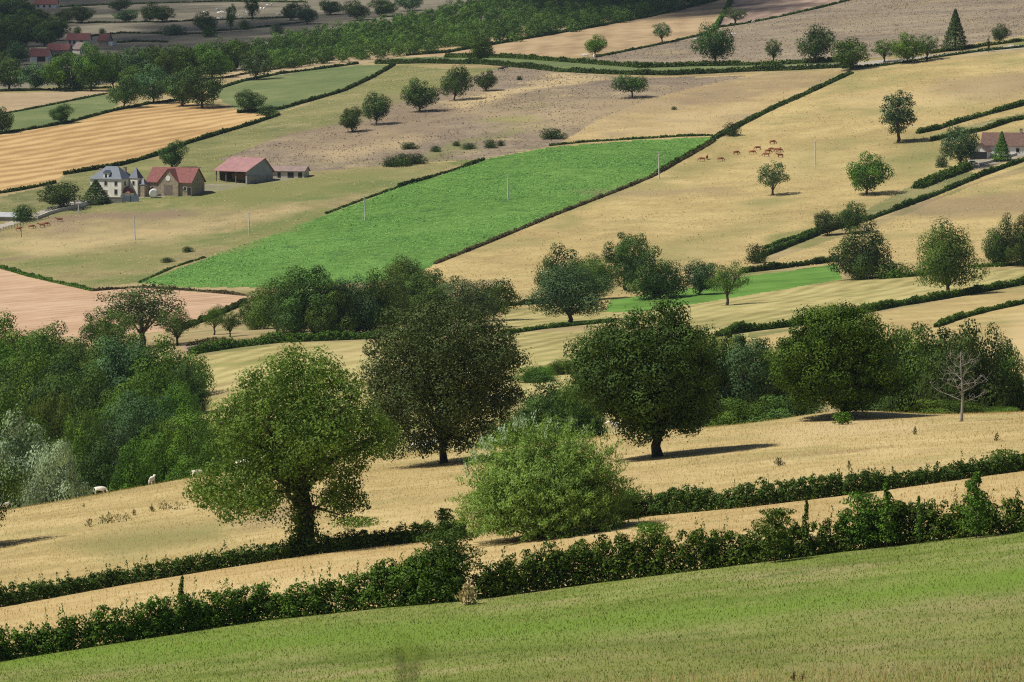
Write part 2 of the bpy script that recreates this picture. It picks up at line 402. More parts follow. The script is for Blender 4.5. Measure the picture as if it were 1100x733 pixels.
# photo outlines of the fields beyond the crest, later ones lie over earlier ones
POLY = [
 ('distant_pasture', [(-400,-200),(1500,-200),(1500,-40),(820,-12),(600,15),(430,40),(330,66),(230,80),(100,92),(-400,110)]),
 ('valley_meadow', [(150,445),(205,384),(300,371),(420,362),(560,352),(700,348),(800,352),(780,360),(925,337),(1010,320),(1150,295),(1150,285),(900,300),(700,335),(540,325),(540,500),(150,500)]),
 ('valley_meadow', [(540,358),(800,352),(840,420),(760,470),(540,470)]),
 ('slope_pasture', [(520,330),(440,300),(467,284),(560,246),(640,214),(700,190),(766,152),(800,131),(860,104),(914,78),(1000,66),(1400,30),(1400,120),(1100,178),(1000,214),(935,238),(880,254),(812,278),(805,292),(650,330)]),
 ('slope_pasture', [(805,290),(880,262),(940,244),(1005,216),(1055,196),(1400,115),(1400,270),(1100,285),(960,298),(890,286)]),
 ('green_strip', [(650,335),(655,322),(720,314),(800,297),(900,284),(905,300),(800,318),(735,330),(690,336)]),
 ('valley_meadow', [(690,335),(800,318),(905,300),(1000,296),(1200,283),(1200,290),(1100,302),(1010,316),(925,336),(850,352),(780,360)]),
 ('slope_pasture', [(800,365),(925,340),(1010,324),(1200,290),(1200,400),(1000,420),(900,400)]),
 ('farm_pasture', [(-200,240),(0,243),(75,218),(120,212),(200,206),(335,184),(430,175),(520,168),(430,200),(350,231),(240,272),(150,303),(100,310),(60,302),(0,286),(-200,270)]),
 ('ploughed_field', [(-200,270),(0,289),(60,304),(100,313),(150,309),(264,318),(263,332),(225,342),(200,354),(120,362),(-200,362)]),
 ('pasture', [(200,354),(264,325),(330,315),(540,300),(540,360),(400,366),(300,370),(205,382)]),
 ('heather_bank', [(197,368),(240,364),(240,372),(200,377)]),
 ('maize_field', [(148,304),(240,272),(350,231),(430,201),(480,187),(520,172),(590,158),(680,151),(766,146),(766,153),(700,190),(640,214),(560,246),(467,284),(440,300),(300,309),(200,309)]),
 ('upper_pasture', [(766,147),(680,151),(590,158),(520,171),(420,178),(430,150),(560,120),(600,80),(690,84),(800,80),(914,76),(860,103),(800,130)]),
 ('green_slope', [(0,212),(60,198),(70,188),(130,178),(200,155),(240,143),(300,122),(345,106),(400,84),(425,70),(480,74),(560,72),(520,95),(400,138),(290,175),(335,184),(200,206),(100,212),(0,240),(-200,250),(-200,230)]),
 ('brown_pasture', [(235,172),(300,148),(380,128),(450,104),(540,72),(575,70),(600,78),(690,84),(800,82),(700,105),(640,130),(600,155),(520,171),(430,177),(335,184),(290,178)]),
 ('stubble_field', [(-200,225),(0,207),(60,195),(68,187),(130,177),(200,154),(240,141),(290,124),(250,118),(190,108),(120,121),(70,134),(0,145),(-200,170)]),
 ('green_field', [(-200,152),(0,123),(60,112),(115,101),(130,108),(120,120),(70,133),(0,144),(-200,170)]),
 ('pale_field', [(-200,125),(0,101),(60,98),(115,97),(115,101),(60,112),(0,122),(-200,152)]),
 ('green_field', [(225,100),(260,88),(330,76),(385,70),(420,70),(400,83),(340,106),(300,121),(255,118)]),
 ('pale_field', [(238,80),(320,70),(385,60),(430,56),(430,62),(385,69),(330,76),(260,88)]),
 ('upper_stubble', [(415,61),(520,44),(600,30),(700,13),(785,-6),(783,12),(770,30),(700,50),(645,60),(560,62),(480,62)]),
 ('grey_pasture', [(600,66),(645,60),(700,50),(762,36),(780,29),(840,18),(910,1),(980,-14),(1500,-60),(1500,20),(1100,38),(1000,54),(915,66),(800,70),(690,72)]),
 ('striped_stubble', [(784,28),(770,26),(790,-8),(960,-14),(910,0),(840,17)]),
 ('green_slope', [(1000,146),(1050,132),(1200,100),(1200,112),(1100,128),(1055,140),(1010,152)]),
 ('green_slope', [(925,228),(985,196),(1030,180),(1050,188),(1000,208),(940,233)]),
 ('farmyard', [(1030,182),(1050,160),(1150,138),(1150,152),(1100,168),(1055,182)]),
 ('farmyard', [(110,214),(118,206),(230,198),(330,188),(332,190),(285,198),(225,206),(160,213)]),
 ('lane', [(-100,268),(0,241.5),(75,217),(118,211.5),(118,213.5),(75,220.5),(0,246),(-100,273)]),
 ('green_field', [(405,64),(480,60),(560,59),(690,70),(800,69),(905,64),(915,72),(800,77),(690,81),(600,77),(575,72),(500,68)]),
 ('lane', [(800,72.8),(920,68),(1000,59),(1200,36),(1200,40),(1000,62),(920,71)]),
]
NEAR_LINES = {   # photo rows of the two near hedges
 'h1': [(-400,790),(-60,722),(0,709),(130,688),(270,666),(400,653),(500,645),(640,625),(760,610),(900,592),(1000,580),(1100,570),(1180,560),(1500,522)],
 'h2': [(-400,718),(-60,662),(0,651),(120,629),(240,609),(330,595),(480,578),(560,570),(690,554),(800,544),(930,528),(1100,505),(1180,494),(1500,450)],
}
def densify(pts, n=14):
    out = []
    for (x0, y0), (x1, y1) in zip(pts, pts[1:]):
        for i in range(n): out.append((x0 + (x1-x0)*i/n, y0 + (y1-y0)*i/n))
    return out + [pts[-1]]
def ground_line(pts, near=False, n=14):
    return [hit(*p, near=near) for p in densify(pts, n)]
def inpoly(x, y, P):
    r = np.zeros(len(x), bool); n = len(P)
    for i in range(n):
        x0, y0 = P[i]; x1, y1 = P[(i+1) % n]
        c = ((y0 > y) != (y1 > y))
        r ^= c & (x < (x1-x0)*(y-y0)/((y1-y0) or 1e-9) + x0)
    return r

# ------------------------------------------------------------------ the ground: one sheet, cut along the field edges
rows = [-90, -60, -30, 0, 20, 40, 60, 80, 100, 120, 140, 160, 180]
D = 190.0
while D < 5400:
    rows.append(D)
    z0 = float(ground(0, D)); p0 = project(0, D, z0)[1]
    step = 1.0
    while step < (3.2 if D < 1560 else 7) and D > 200:
        p1 = project(0, D + step, float(ground(0, D + step)))[1]
        if abs(p0 - p1) >= 1.15: break
        step *= 1.25
    D += step if D < 3400 else 30
rows = np.array(rows)
cols = np.concatenate([np.arange(-4200, -900, 200), np.arange(-900, -60, 20), np.arange(-60, 1160, 2.0), np.arange(1160, 2000, 20), np.arange(2000, 5400, 200)])
GY, GP = np.meshgrid(rows, cols, indexing='ij')
GX = (GP - 550)/(F*.997)*np.maximum(GY, 200)
GZ = ground(GX, GY)
nr, nc = GX.shape
verts = np.stack([GX, GY, GZ], -1).reshape(-1, 3)
idx = np.arange(nr*nc).reshape(nr, nc)
faces = np.stack([idx[:-1, :-1], idx[:-1, 1:], idx[1:, 1:], idx[1:, :-1]], -1).reshape(-1, 4)
cen = verts[faces].mean(1)
fpx, fpy = project(cen[:, 0], np.maximum(cen[:, 1], 30), cen[:, 2])
# soften ruler-straight borders by a metre or so
jx = 2.4*vnoise(cen[:, 0], cen[:, 1], 14, 6); jy = 1.2*vnoise(cen[:, 0], cen[:, 1], 17, 7)
fid = np.full(len(faces), FORDER.index('pasture'))
far = cen[:, 1] > 640
for name, P in POLY:
    s = far & inpoly(fpx + jx, fpy + jy, P)
    fid[s] = FORDER.index(name)
near = ~far
def line_y(name):
    pts = [hit(*p, near=True) for p in densify(NEAR_LINES[name], 6)]
    a = sorted((px_of(p.x, p.y), p.y) for p in pts)
    return np.array([q[0] for q in a]), np.array([q[1] for q in a])
fp = px_of(cen[:, 0], cen[:, 1])
h1x, h1y = line_y('h1'); h2x, h2y = line_y('h2')
n1 = cen[:, 1] < np.interp(fp, h1x, h1y); n2 = cen[:, 1] < np.interp(fp, h2x, h2y)
fid[near] = FORDER.index('hay_field'); fid[near & n2] = FORDER.index('strip'); fid[near & n1] = FORDER.index('meadow')
# soft changes of the sward: greener, browner or paler ground without an edge (outline, softness in photo pixels, amount)
SWARD = {
 'greener': [([(195,214),(240,203),(290,198),(345,190),(400,182),(430,181),(360,205),(290,214),(230,219)], 7, .9), ([(235,268),(300,246),(345,228),(351,232),(300,254),(240,274)], 4, .9),
   ([(810,278),(830,262),(870,240),(905,226),(930,218),(930,228),(885,250),(850,264)], 5, .9), ([(940,175),(985,150),(1020,160),(1030,170),(1000,188),(960,196)], 14, .7), ([(640,292),(720,264),(790,242),(835,236),(800,255),(720,285),(670,305)], 16, .65),
   ([(880,122),(960,118),(1000,120),(960,124),(900,126)], 3, .7), ([(530,133),(560,126),(590,128),(575,136),(545,140)], 4, 1.), ([(450,168),(520,150),(560,142),(565,146),(520,158),(470,172)], 5, .8), ([(420,86),(470,78),(500,80),(470,92),(430,104),(380,124),(340,140),(350,128)], 8, .7),
   ([(0,268),(110,262),(200,262),(180,290),(60,292),(0,280)], 12, .6), ([(700,190),(760,160),(780,165),(720,195),(600,245),(590,240)], 5, .5), ([(850,152),(900,150),(905,190),(850,192)], 16, .35),
   ([(560,690),(300,700),(0,720),(-100,735),(-100,705),(300,676),(560,662),(800,645),(1150,600),(1150,625),(800,668)], 14, 1.), ([(60,585),(150,566),(250,560),(240,580),(120,600)], 12, .7), ([(880,80),(1000,74),(1000,84),(890,92)], 6, .4)],
 'browner': [([(30,246),(80,236),(140,230),(190,227),(215,230),(180,238),(120,243),(70,250)], 5, 1.), ([(640,118),(700,108),(790,100),(850,92),(830,100),(740,118),(660,128)], 8, .8), ([(0,275),(30,273),(40,275),(10,279)], 2, 1.), ([(1000,92),(1150,75),(1150,108),(1060,108),(1010,102)], 10, .7),
   ([(300,150),(420,108),(540,100),(580,112),(440,150),(330,168)], 14, .6), ([(500,733),(640,690),(820,680),(1000,650),(1150,640),(1150,760),(500,760)], 26, .35), ([(620,205),(720,200),(800,205),(760,212),(650,214)], 7, .5), ([(960,222),(1060,212),(1120,205),(1120,225),(1000,240)], 8, .6),
   ([(700,100),(900,85),(900,92),(760,108)], 8, .6), ([(250,560),(320,540),(330,552),(270,570)], 8, .5)],
 'paler': [([(0,262),(60,250),(140,246),(230,238),(330,220),(300,230),(220,250),(120,262),(40,274)], 9, .6), ([(480,112),(540,98),(600,80),(640,82),(610,92),(540,112),(500,122)], 6, .8), ([(520,118),(620,112),(700,108),(740,120),(640,140),(560,146)], 14, .35), ([(640,142),(720,130),(800,118),(800,128),(740,144)], 8, .6),
   ([(330,160),(420,140),(460,145),(400,162),(340,175)], 9, .5), ([(820,470),(860,452),(905,446),(1000,456),(980,466),(900,468),(850,476)], 8, .9), ([(220,420),(300,384),(400,372),(400,380),(300,398),(240,428)], 9, .5), ([(900,110),(1060,92),(1100,95),(1000,118),(920,120)], 12, .5), ([(1040,400),(1100,340),(1160,330),(1160,400)], 10, .8)],
}
def softmask(x, y, P, w):
    P = [(a, 2.2*b) for a, b in P]; y = 2.2*y; sgn = np.where(inpoly(x, y, P), 1., -1.); d = np.full(len(x), 1e9)
    for (x0, y0), (x1, y1) in zip(P, P[1:] + P[:1]):
        dx, dy = x1-x0, y1-y0; t = np.clip(((x-x0)*dx + (y-y0)*dy)/(dx*dx + dy*dy + 1e-9), 0, 1)
        d = np.minimum(d, np.hypot(x - x0 - t*dx, y - y0 - t*dy))
    k = np.clip(.5 + .5*sgn*d/(2.2*w), 0, 1); return k*k*(3 - 2*k)
vpx, vpy = project(verts[:, 0], np.maximum(verts[:, 1], 30), verts[:, 2])
vfar = verts[:, 1] > 640
SW = {}
for key, L in SWARD.items():
    acc = np.zeros(len(verts))
    for P, w, amt in L:
        xs = [q[0] for q in P]; ys = [q[1] for q in P]; isfar = max(ys) < 440
        s = np.nonzero((vpx > min(xs)-40) & (vpx < max(xs)+40) & (vpy > min(ys)-30) & (vpy < max(ys)+30) & (vfar == isfar))[0]
        if len(s):
            x_, y_ = verts[s, 0], verts[s, 1]; q = .012*y_
            wx = q*(1.8*vnoise(x_, y_, 26, 6) + .8*vnoise(x_, y_, 7, 8)); wy = q*.5*(1.5*vnoise(x_, y_, 31, 7) + .7*vnoise(x_, y_, 9, 9))
            acc[s] = np.maximum(acc[s], amt*softmask(vpx[s] + wx, vpy[s] + wy, P, w))
    SW[key] = acc
for i, name in enumerate(FORDER):
    fs = faces[fid == i]
    if not len(fs): continue
    u, inv = np.unique(fs, return_inverse=True)
    me = np_mesh(name, verts[u], inv.reshape(-1, 4), None, FIELDS[name], smooth=False)
    for key in SW:
        at = me.attributes.new(key, 'FLOAT', 'POINT'); at.data.foreach_set('value', SW[key][u].astype(np.float32))
    tag(new_obj(name if name != 'pasture' else 'ground', me), kind='structure')
# ------------------------------------------------------------------ leaves, crowns, trunks
LM = {
 'oak':      leaf_mat('oak_leaves', (0.024, 0.048, 0.009), (0.118, 0.195, 0.033)),
 'dark':     leaf_mat('dark_leaves', (0.018, 0.039, 0.010), (0.088, 0.152, 0.032)),
 'olive':    leaf_mat('olive_leaves', (0.030, 0.052, 0.015), (0.130, 0.195, 0.066)),
 'green':    leaf_mat('green_leaves', (0.024, 0.06, 0.007), (0.115, 0.215, 0.026)),
 'fresh':    leaf_mat('fresh_leaves', (0.04, 0.098, 0.01), (0.155, 0.275, 0.035)),
 'lime':     leaf_mat('yellow_green_leaves', (0.044, 0.084, 0.012), (0.175, 0.255, 0.050), trans=.3),
 'willow':   leaf_mat('willow_leaves', (0.050, 0.125, 0.018), (0.29, 0.47, 0.105), trans=.25),
 'silver':   leaf_mat('silver_leaves', (0.085, 0.125, 0.065), (0.34, 0.44, 0.27), trans=.15),
 'blue':     leaf_mat('blue_green_leaves', (0.026, 0.062, 0.024), (0.105, 0.19, 0.072)),
 'hedge':    leaf_mat('hedge_leaves', (0.026, 0.064, 0.008), (0.125, 0.215, 0.03)),
 'hedge_dark': leaf_mat('dark_hedge_leaves', (0.022, 0.046, 0.009), (0.09, 0.15, 0.028)),
 'hedge_dry': leaf_mat('dry_hedge_leaves', (0.085, 0.075, 0.034), (0.19, 0.165, 0.08)),
 'far_wood': leaf_mat('far_wood_leaves', (0.024, 0.058, 0.011), (0.12, 0.21, 0.038)),
}
BARK = plain('grey_brown_bark', (.085, .066, .048), .95, .4, 3., bump=.5)
BARK_DARK = plain('ivy_dark_bark', (.040, .036, .024), .95, .4, 3., bump=.5)
BARK_DEAD = plain('bleached_wood', (.27, .25, .225), .9, .25, 2.)

def leaves(c, nrm, size, rs, aspect=.62, axis=None, jitter=.7):
    """kite shaped leaf clumps: centres (n,3), facing (n,3), size (n)"""
    n = len(c)
    nrm = nrm + jitter*rs.normal(size=(n, 3)); nrm /= np.linalg.norm(nrm, axis=1, keepdims=True) + 1e-9
    ref = rs.normal(size=(n, 3)) if axis is None else axis + .25*rs.normal(size=(n, 3))
    a = ref - nrm*(ref*nrm).sum(1, keepdims=True); a /= np.linalg.norm(a, axis=1, keepdims=True) + 1e-9
    b = np.cross(nrm, a)
    s = size[:, None]
    q = np.stack([c - a*s*.5, c + b*s*.5*aspect + nrm*s*.06, c + a*s*.5, c - b*s*.5*aspect + nrm*s*.06], 1)
    return q.reshape(-1, 3)
def leaf_mesh(name, q, tint, mat):
    return np_mesh(name, q, np.arange(len(q)).reshape(-1, 4), np.repeat(tint, 4), mat)
def sphere_dirs(n, rs):
    i = np.arange(n) + .5; ph = np.arccos(1 - 2*i/n); th = math.pi*(1 + 5**.5)*i + rs.rand()*6
    return np.stack([np.cos(th)*np.sin(ph), np.sin(th)*np.sin(ph), np.cos(ph)], 1)
def make_lobes(W, z0, z1, n, rs, lobe=.26, low=.35, wid=.48, top=.55, lean=(0, 0), inner=.25, rough=.16, squash=.8, taper=0):
    """clumps spread through an egg-shaped crown: returns centres and radii"""
    H = z1 - z0
    d = sphere_dirs(n, rs)
    q_ = rs.rand(6)*6.283; lump = .97 + .10*np.sin(2*np.arctan2(d[:, 1], d[:, 0]) + q_[0]) *np.cos(2*d[:, 2] + q_[1]) + .09*np.sin(3*np.arctan2(d[:, 1], d[:, 0]) + 3*d[:, 2] + q_[2]) + .08*np.sin(5*d[:, 2] + q_[3])
    r = lump*np.where(rs.rand(n) < inner, .25 + .35*rs.rand(n), .70 + .18*rs.rand(n)) + rough*rs.normal(size=n)*.6
    r = np.clip(r, .15, .90)
    zc = z0 + H*(1 - top)
    up = d[:, 2] > 0
    z = np.where(up, zc + d[:, 2]*r*H*top*.92, zc + d[:, 2]*r*H*(1-top)*.9)
    p = np.stack([d[:, 0]*r*W*wid, d[:, 1]*r*W*wid, z], 1)
    k = np.clip((p[:, 2]-z0)/H, 0, 1)
    shrink = np.where(k < low, .80 + .2*k/max(low, .01), 1)[:, None]
    p[:, :2] *= shrink*(1 - taper*k**1.6)[:, None]
    p[:, 0] += lean[0]*k; p[:, 1] += lean[1]*k
    rad = W*lobe*(.65 + .6*rs.rand(n))*np.where(k > .8, .8, 1)
    return p, rad
def lobe_leaves(P, Rr, per, size, rs, crown_c, squash=.78, shell=.55, jitter=.32, aspect=.62, updir=False, stray=.07, sizevar=.5):
    cs, ns, ts = [], [], []
    tot = (Rr**2).sum()
    for p, r in zip(P, Rr):
        n = max(8, int(per*len(P)*r*r/tot))
        d = rs.normal(size=(n, 3)); d /= np.linalg.norm(d, axis=1, keepdims=True)
        rr = r*(shell + (1.05-shell)*rs.rand(n)**.6)
        st = rs.rand(n) < stray; rr[st] *= 1.15 + .3*rs.rand(st.sum())
        c = p + d*rr[:, None]*np.array([1, 1, squash])
        out = (c - crown_c); out /= np.linalg.norm(out, axis=1, keepdims=True) + 1e-9
        cs.append(c); ns.append(d*1.0 + out*.25 + np.array([0, 0, .15]))
        ts.append(np.clip(.5 + .11*rs.normal(size=n) + .24*rs.normal(), 0, 1))
    c, nn, t = np.concatenate(cs), np.concatenate(ns), np.concatenate(ts)
    s = size*(1 - sizevar/2 + sizevar*rs.rand(len(c)))
    ax = None
    if updir:
        ax = (c - crown_c); ax /= np.linalg.norm(ax, axis=1, keepdims=True) + 1e-9; ax = ax + np.array([0, 0, .9])
    return leaves(c, nn, s, rs, aspect, ax, jitter), t
def make_trunk(name, P, Rr, H, r0, fork, rs, mat, nl=9, bend=.06, lean=(0, 0)):
    m = MB()
    tx, ty = lean
    pts = [(0, 0, -.6), (0, 0, 0), (.02*H*rs.normal()*bend*10, .02*H*rs.normal()*bend*10, fork*.55), (tx*.25, ty*.25, fork), (tx*.6, ty*.6, fork + (H-fork)*.55)]
    m.tube(pts, [r0*1.7, r0*1.25, r0*.92, r0*.85, r0*.3], 9)
    order = rs.permutation(len(P))[:nl]
    for i in order:
        p = Vector(P[i]); s = Vector((tx*.2, ty*.2, fork*(.75 + .35*rs.rand())))
        if p.z < s.z: s.z = max(fork*.5, p.z*.8)
        mid = s.lerp(p, .5) + Vector((rs.normal()*.05*H*.3, rs.normal()*.05*H*.3, .04*H))
        m.tube([s, s.lerp(mid, .5), mid, p], [r0*.42, r0*.33, r0*.24, r0*.09], 6)
        for _ in range(2):
            j = int(np.argmin(np.linalg.norm(P - np.array(p)*.6 - P[rs.randint(len(P))]*.4, axis=1)))
            q = Vector(P[j])
            m.tube([mid, mid.lerp(q, .55) + Vector((0, 0, .1)), q], [r0*.2, r0*.13, r0*.05], 5)
    return m.mesh(name, mat, True)
class Proto: pass
def proto(kind, H, W, z0, nlobes, nleaves, size, seed, mat='oak', r0=None, fork=None, bark=None, nl=9, **kw):
    rs = np.random.RandomState(seed)
    lk = {k: kw.pop(k) for k in ('squash', 'shell', 'jitter', 'aspect', 'updir', 'stray') if k in kw}
    P, Rr = make_lobes(W, z0, H*.93, nlobes, rs, **kw)
    q, t = lobe_leaves(P, Rr, nleaves/nlobes, size, rs, np.array([0, 0, z0 + .4*(H-z0)]), **lk)
    p = Proto(); p.H, p.W = H, W
    p.H = float(np.percentile(q[:, 2], 99.7)); p.W = float(np.percentile(q[:, 0], 99.3) - np.percentile(q[:, 0], .7))
    p.crown = leaf_mesh('crown', q, t, LM[mat])
    r0 = r0 or H*.028
    p.trunk = make_trunk('trunk', P, Rr, H*.9, r0, fork or max(z0*.9, H*.12), rs, bark or BARK, nl, lean=kw.get('lean', (0, 0)))
    return p
PR = {}
def add_proto(key, *a, **k): PR[key] = proto(key, *a, **k)
# middle distance (4 to 8 photo pixels to the metre)
add_proto('round0', 14, 14, .9, 32, 15000, .36, 11, lobe=.17, rough=.2)
add_proto('round1', 14, 15, .7, 36, 15000, .36, 12, lobe=.16, rough=.22, top=.6)
add_proto('tall0',  16, 12, .3, 32, 15000, .36, 13, lobe=.175, rough=.2, top=.5, low=.2)
add_proto('bushy0', 12, 13, 0.2, 30, 15000, .36, 14, lobe=.175, rough=.2, top=.72, low=.1)
add_proto('bushy1', 11, 12, 0.0, 27, 14000, .34, 15, lobe=.185, top=.75, low=.1, rough=.3)
add_proto('airy0',  13, 12, 2.5, 60, 7000, .34, 16, lobe=.12, rough=.3, inner=.35, shell=.2)
add_proto('airy1',  14, 13, 3.0, 52, 6000, .34, 17, lobe=.13, rough=.35, inner=.4, shell=.2)
# far slope (2 to 4 photo pixels to the metre)
add_proto('far0', 14, 14, 1.1, 26, 6000, .58, 21, lobe=.18, rough=.26, lean=(1.2, .6))
add_proto('far1', 14, 16, 1.3, 28, 5600, .58, 22, lobe=.16, rough=.34, top=.6, lean=(-1.4, .5))
add_proto('far2', 14, 12, .4, 24, 5600, .58, 23, lobe=.19, top=.6, rough=.26, lean=(.8, -.8))
add_proto('far_flat', 10, 14, 2.6, 30, 3600, .55, 24, lobe=.15, top=.6, rough=.3)
add_proto('far_airy', 14, 12, 2.4, 48, 3000, .5, 25, lobe=.13, rough=.25, shell=.2)
add_proto('far_tall', 18, 11, 1.6, 50, 4500, .55, 26, lobe=.15, rough=.2, shell=.3)
add_proto('far_bush', 6, 7, 0., 20, 2200, .42, 27, lobe=.24, top=.75, low=.1)
add_proto('far_column', 9, 1.6, 0., 12, 900, .35, 28, lobe=.40)
def fir_proto(key, H, W, seed, n=1500, size=.85, mat='dark'):
    rs = np.random.RandomState(seed)
    k = rs.rand(n)**.75; ph = rs.rand(n)*2*math.pi
    tier = 1 - .22*((k*9) % 1)
    r = W/2*(k*.95 + .05)*tier*(.55 + .45*rs.rand(n)**.5)
    c = np.stack([np.cos(ph)*r, np.sin(ph)*r, H*(1-k)*.97 + .5], 1)
    nn = np.stack([np.cos(ph), np.sin(ph), np.full(n, .7)], 1)
    q = leaves(c, nn, size*(.6 + .7*rs.rand(n)), rs, .5, np.stack([np.cos(ph), np.sin(ph), np.full(n, -.4)], 1), .4)
    p = Proto(); p.H, p.W = H, W
    p.crown = leaf_mesh('crown', q, np.clip(.5 + .25*rs.normal(size=n), 0, 1), LM[mat])
    m = MB(); m.tube([(0, 0, -.5), (0, 0, H*.3), (0, 0, H*.95)], [H*.022, H*.017, .04], 7); p.trunk = m.mesh('trunk', BARK_DARK, True)
    PR[key] = p
fir_proto('fir', 14, 8, 31, 4500, .5)

ROOTS = {}
RND = random.Random(3)
def tree_at(loc, h, w, kind, mat, label, group=None, cat='tree', name='tree', rz=None, sink=.15):
    """a tree of height h and crown width w (metres) standing at loc"""
    p = PR[kind]
    if kind not in ROOTS:
        r = empty(name, loc); r.name = name
        new_obj('crown', p.crown, r); new_obj('trunk', p.trunk, r)
        ROOTS[kind] = r
    else:
        r = copy_tree(ROOTS[kind]); r.name = name
        r.location = loc
    s = (w/p.W, w/p.W, h/p.H)
    r.scale = s; r.rotation_euler = (0, 0, RND.uniform(0, 6.28) if rz is None else rz)
    r.location = (loc[0], loc[1], loc[2] - sink)
    c = [o for o in r.children if o.name.startswith('crown')][0]
    c.material_slots[0].link = 'OBJECT'; c.material_slots[0].material = LM[mat]
    tag(r, label, cat, group)
    return r
def tree_px(px, base, hpx, wpx, kind, mat, label, group=None, cat='tree', name='tree', D=None, near=False):
    """base row, height and width as read off the photo; with D the foot is hidden and base is the row of the top"""
    if D is None:
        p = hit(px, base, near); s = scale_at(p.y)
        return tree_at(p, hpx/s, wpx/s, kind, mat, label, group, cat, name)
    p = hit(px, 0, D=D); s = scale_at(D)
    foot = project(p.x, p.y, p.z)[1]
    return tree_at(p, max(foot - base, 8)/s, wpx/s, kind, mat, label, group, cat, name)

# ------------------------------------------------------------------ hedges
def hedge(pts, hpx, label, mat='hedge', name='hedge', near=False, leaf=None, width=None, dens=1.0, spikes=0.0, wild=.38, seed=None, group=None, hscale=None, core=True, category='hedge', jit=0.0):
    """a hedge along a line read off the photo. hpx: height in photo pixels"""
    seed = seed if seed is not None else int(abs(pts[0][0]*7 + pts[0][1]*13)) % 9973
    rs = np.random.RandomState(seed)
    L = ground_line(pts, near, 10)
    P = np.array([[p.x, p.y] for p in L]); seg = np.linalg.norm(np.diff(P, axis=0), axis=1)
    ok = seg < 120
    cum = np.concatenate([[0], np.cumsum(seg)]); tot = cum[-1]
    sc = F/np.array([p.y for p in L]).mean()
    h = hpx/sc*(1 if near else .74); w = width or max(1.2, h*.9)
    leaf = leaf or max(.20, 1.9/sc)
    area = tot*(2*h + w)
    n = int(dens*area*2.9/(leaf*leaf*.34)); n = min(n, 130000)
    t = rs.rand(n)*tot
    # the hedge is a row of small leafy clumps
    nl = int(min(9000, max(60, tot*9/(.30*h)*(1.0 + w/h*.5)))); lt = rs.rand(nl)*tot
    HSI = lambda tq: np.interp(tq, cum, np.interp(np.arange(len(cum)), np.linspace(0, len(cum)-1, len(hscale)), hscale)) if hscale else np.ones(len(tq))
    lh = h*HSI(lt)*np.clip(.95 + wild*1.3*vnoise(lt, lt*0 + seed*.37, max(5, 4*h), 4) + wild*.8*vnoise(lt, lt*0 + seed*1.3, 1.2*h + .3, 5) + .09*rs.normal(size=nl), .5, 1.6)
    lr = lh*(.09 + .10*rs.rand(nl)); lz = lr*.5 + (lh - 1.3*lr)*rs.rand(nl)**.85
    ly = rs.uniform(-1, 1, nl)*(w*.5 - np.minimum(lr*.7, w*.3))*np.sqrt(np.clip(1.05 - (lz/lh)**2, .1, 1))
    wt = lr**2*(1 if near else np.clip(1.4 + 3.2*vnoise(lt, lt*0 + seed*.7, 9*h, 3), .0, 1.6))
    li = rs.choice(nl, n, p=wt/wt.sum())
    d = rs.normal(size=(n, 3)); d[:, 2] += .25; d /= np.linalg.norm(d, axis=1, keepdims=True)
    rr = lr[li]*(.62 + .46*rs.rand(n)**.7)
    t = np.clip(lt[li] + d[:, 0]*rr, 0, tot); off = ly[li] + d[:, 1]*rr; zz = np.maximum(.03, lz[li] + d[:, 2]*rr)
    x = np.interp(t, cum, P[:, 0]); y = np.interp(t, cum, P[:, 1])
    tx = np.interp(t + .5, cum, P[:, 0]) - np.interp(t - .5, cum, P[:, 0]); ty = np.interp(t + .5, cum, P[:, 1]) - np.interp(t - .5, cum, P[:, 1])
    ln = np.hypot(tx, ty) + 1e-6; tx, ty = tx/ln, ty/ln; nx, ny = -ty, tx
    cx = x + nx*off; cy = y + ny*off
    c = np.stack([cx, cy, ground(cx, cy) + zz - .05], 1)
    fl = rs.rand(n) < .34                        # loose fill between the clumps, thick at the foot
    aa = rs.rand(n)*math.pi; rf = .35 + .5*rs.rand(n); tf = rs.rand(n)*tot
    fx = np.interp(tf, cum, P[:, 0]); fy = np.interp(tf, cum, P[:, 1])
    c[fl, 0] = (fx + nx*np.cos(aa)*w*.55*rf)[fl]; c[fl, 1] = (fy + ny*np.cos(aa)*w*.55*rf)[fl]
    c[fl, 2] = ground(c[fl, 0], c[fl, 1]) + (np.sin(aa)*h*HSI(tf)*.8*rf)[fl]
    d[fl] = np.stack([rs.normal(size=n)*.4, np.cos(aa), np.sin(aa)], 1)[fl]
    nn = np.stack([tx*d[:, 0] + nx*d[:, 1], ty*d[:, 0] + ny*d[:, 1], d[:, 2] + .15], 1)
    tint = np.clip(.5 + .18*rs.normal(size=n) + (.22*rs.normal(size=nl))[li], 0, 1)
    q = leaves(c, nn, leaf*(.65 + .7*rs.rand(n)), rs, .6, None, .45)
    qs, ts = [q], [tint]
    if spikes:
        ns = int(tot*spikes*2.2)
        for _ in range(ns):
            t0 = rs.rand()*tot; k = 26
            sx, sy = np.interp(t0, cum, P[:, 0]) + rs.normal()*w*.25, np.interp(t0, cum, P[:, 1]) + rs.normal()*w*.25
            hb = h*(np.interp(t0, cum, np.interp(np.arange(len(cum)), np.linspace(0, len(cum)-1, len(hscale)), hscale)) if hscale else 1)*.75
            sh = h*(.15 + .5*rs.rand()**2)
            u = rs.rand(k)
            cc = np.stack([sx + rs.normal(size=k)*.16*(1.1-u) + u*rs.normal()*.2, sy + rs.normal(size=k)*.16*(1.1-u), float(ground(sx, sy)) + hb + u*sh], 1)
            qs.append(leaves(cc, rs.normal(size=(k, 3)) + np.array([0, -.5, .3]), leaf*(.6 + .5*rs.rand(k)), rs, .45, np.tile([0, 0, 1.], (k, 1)), .5))
            ts.append(np.clip(.55 + .2*rs.normal(size=k), 0, 1))
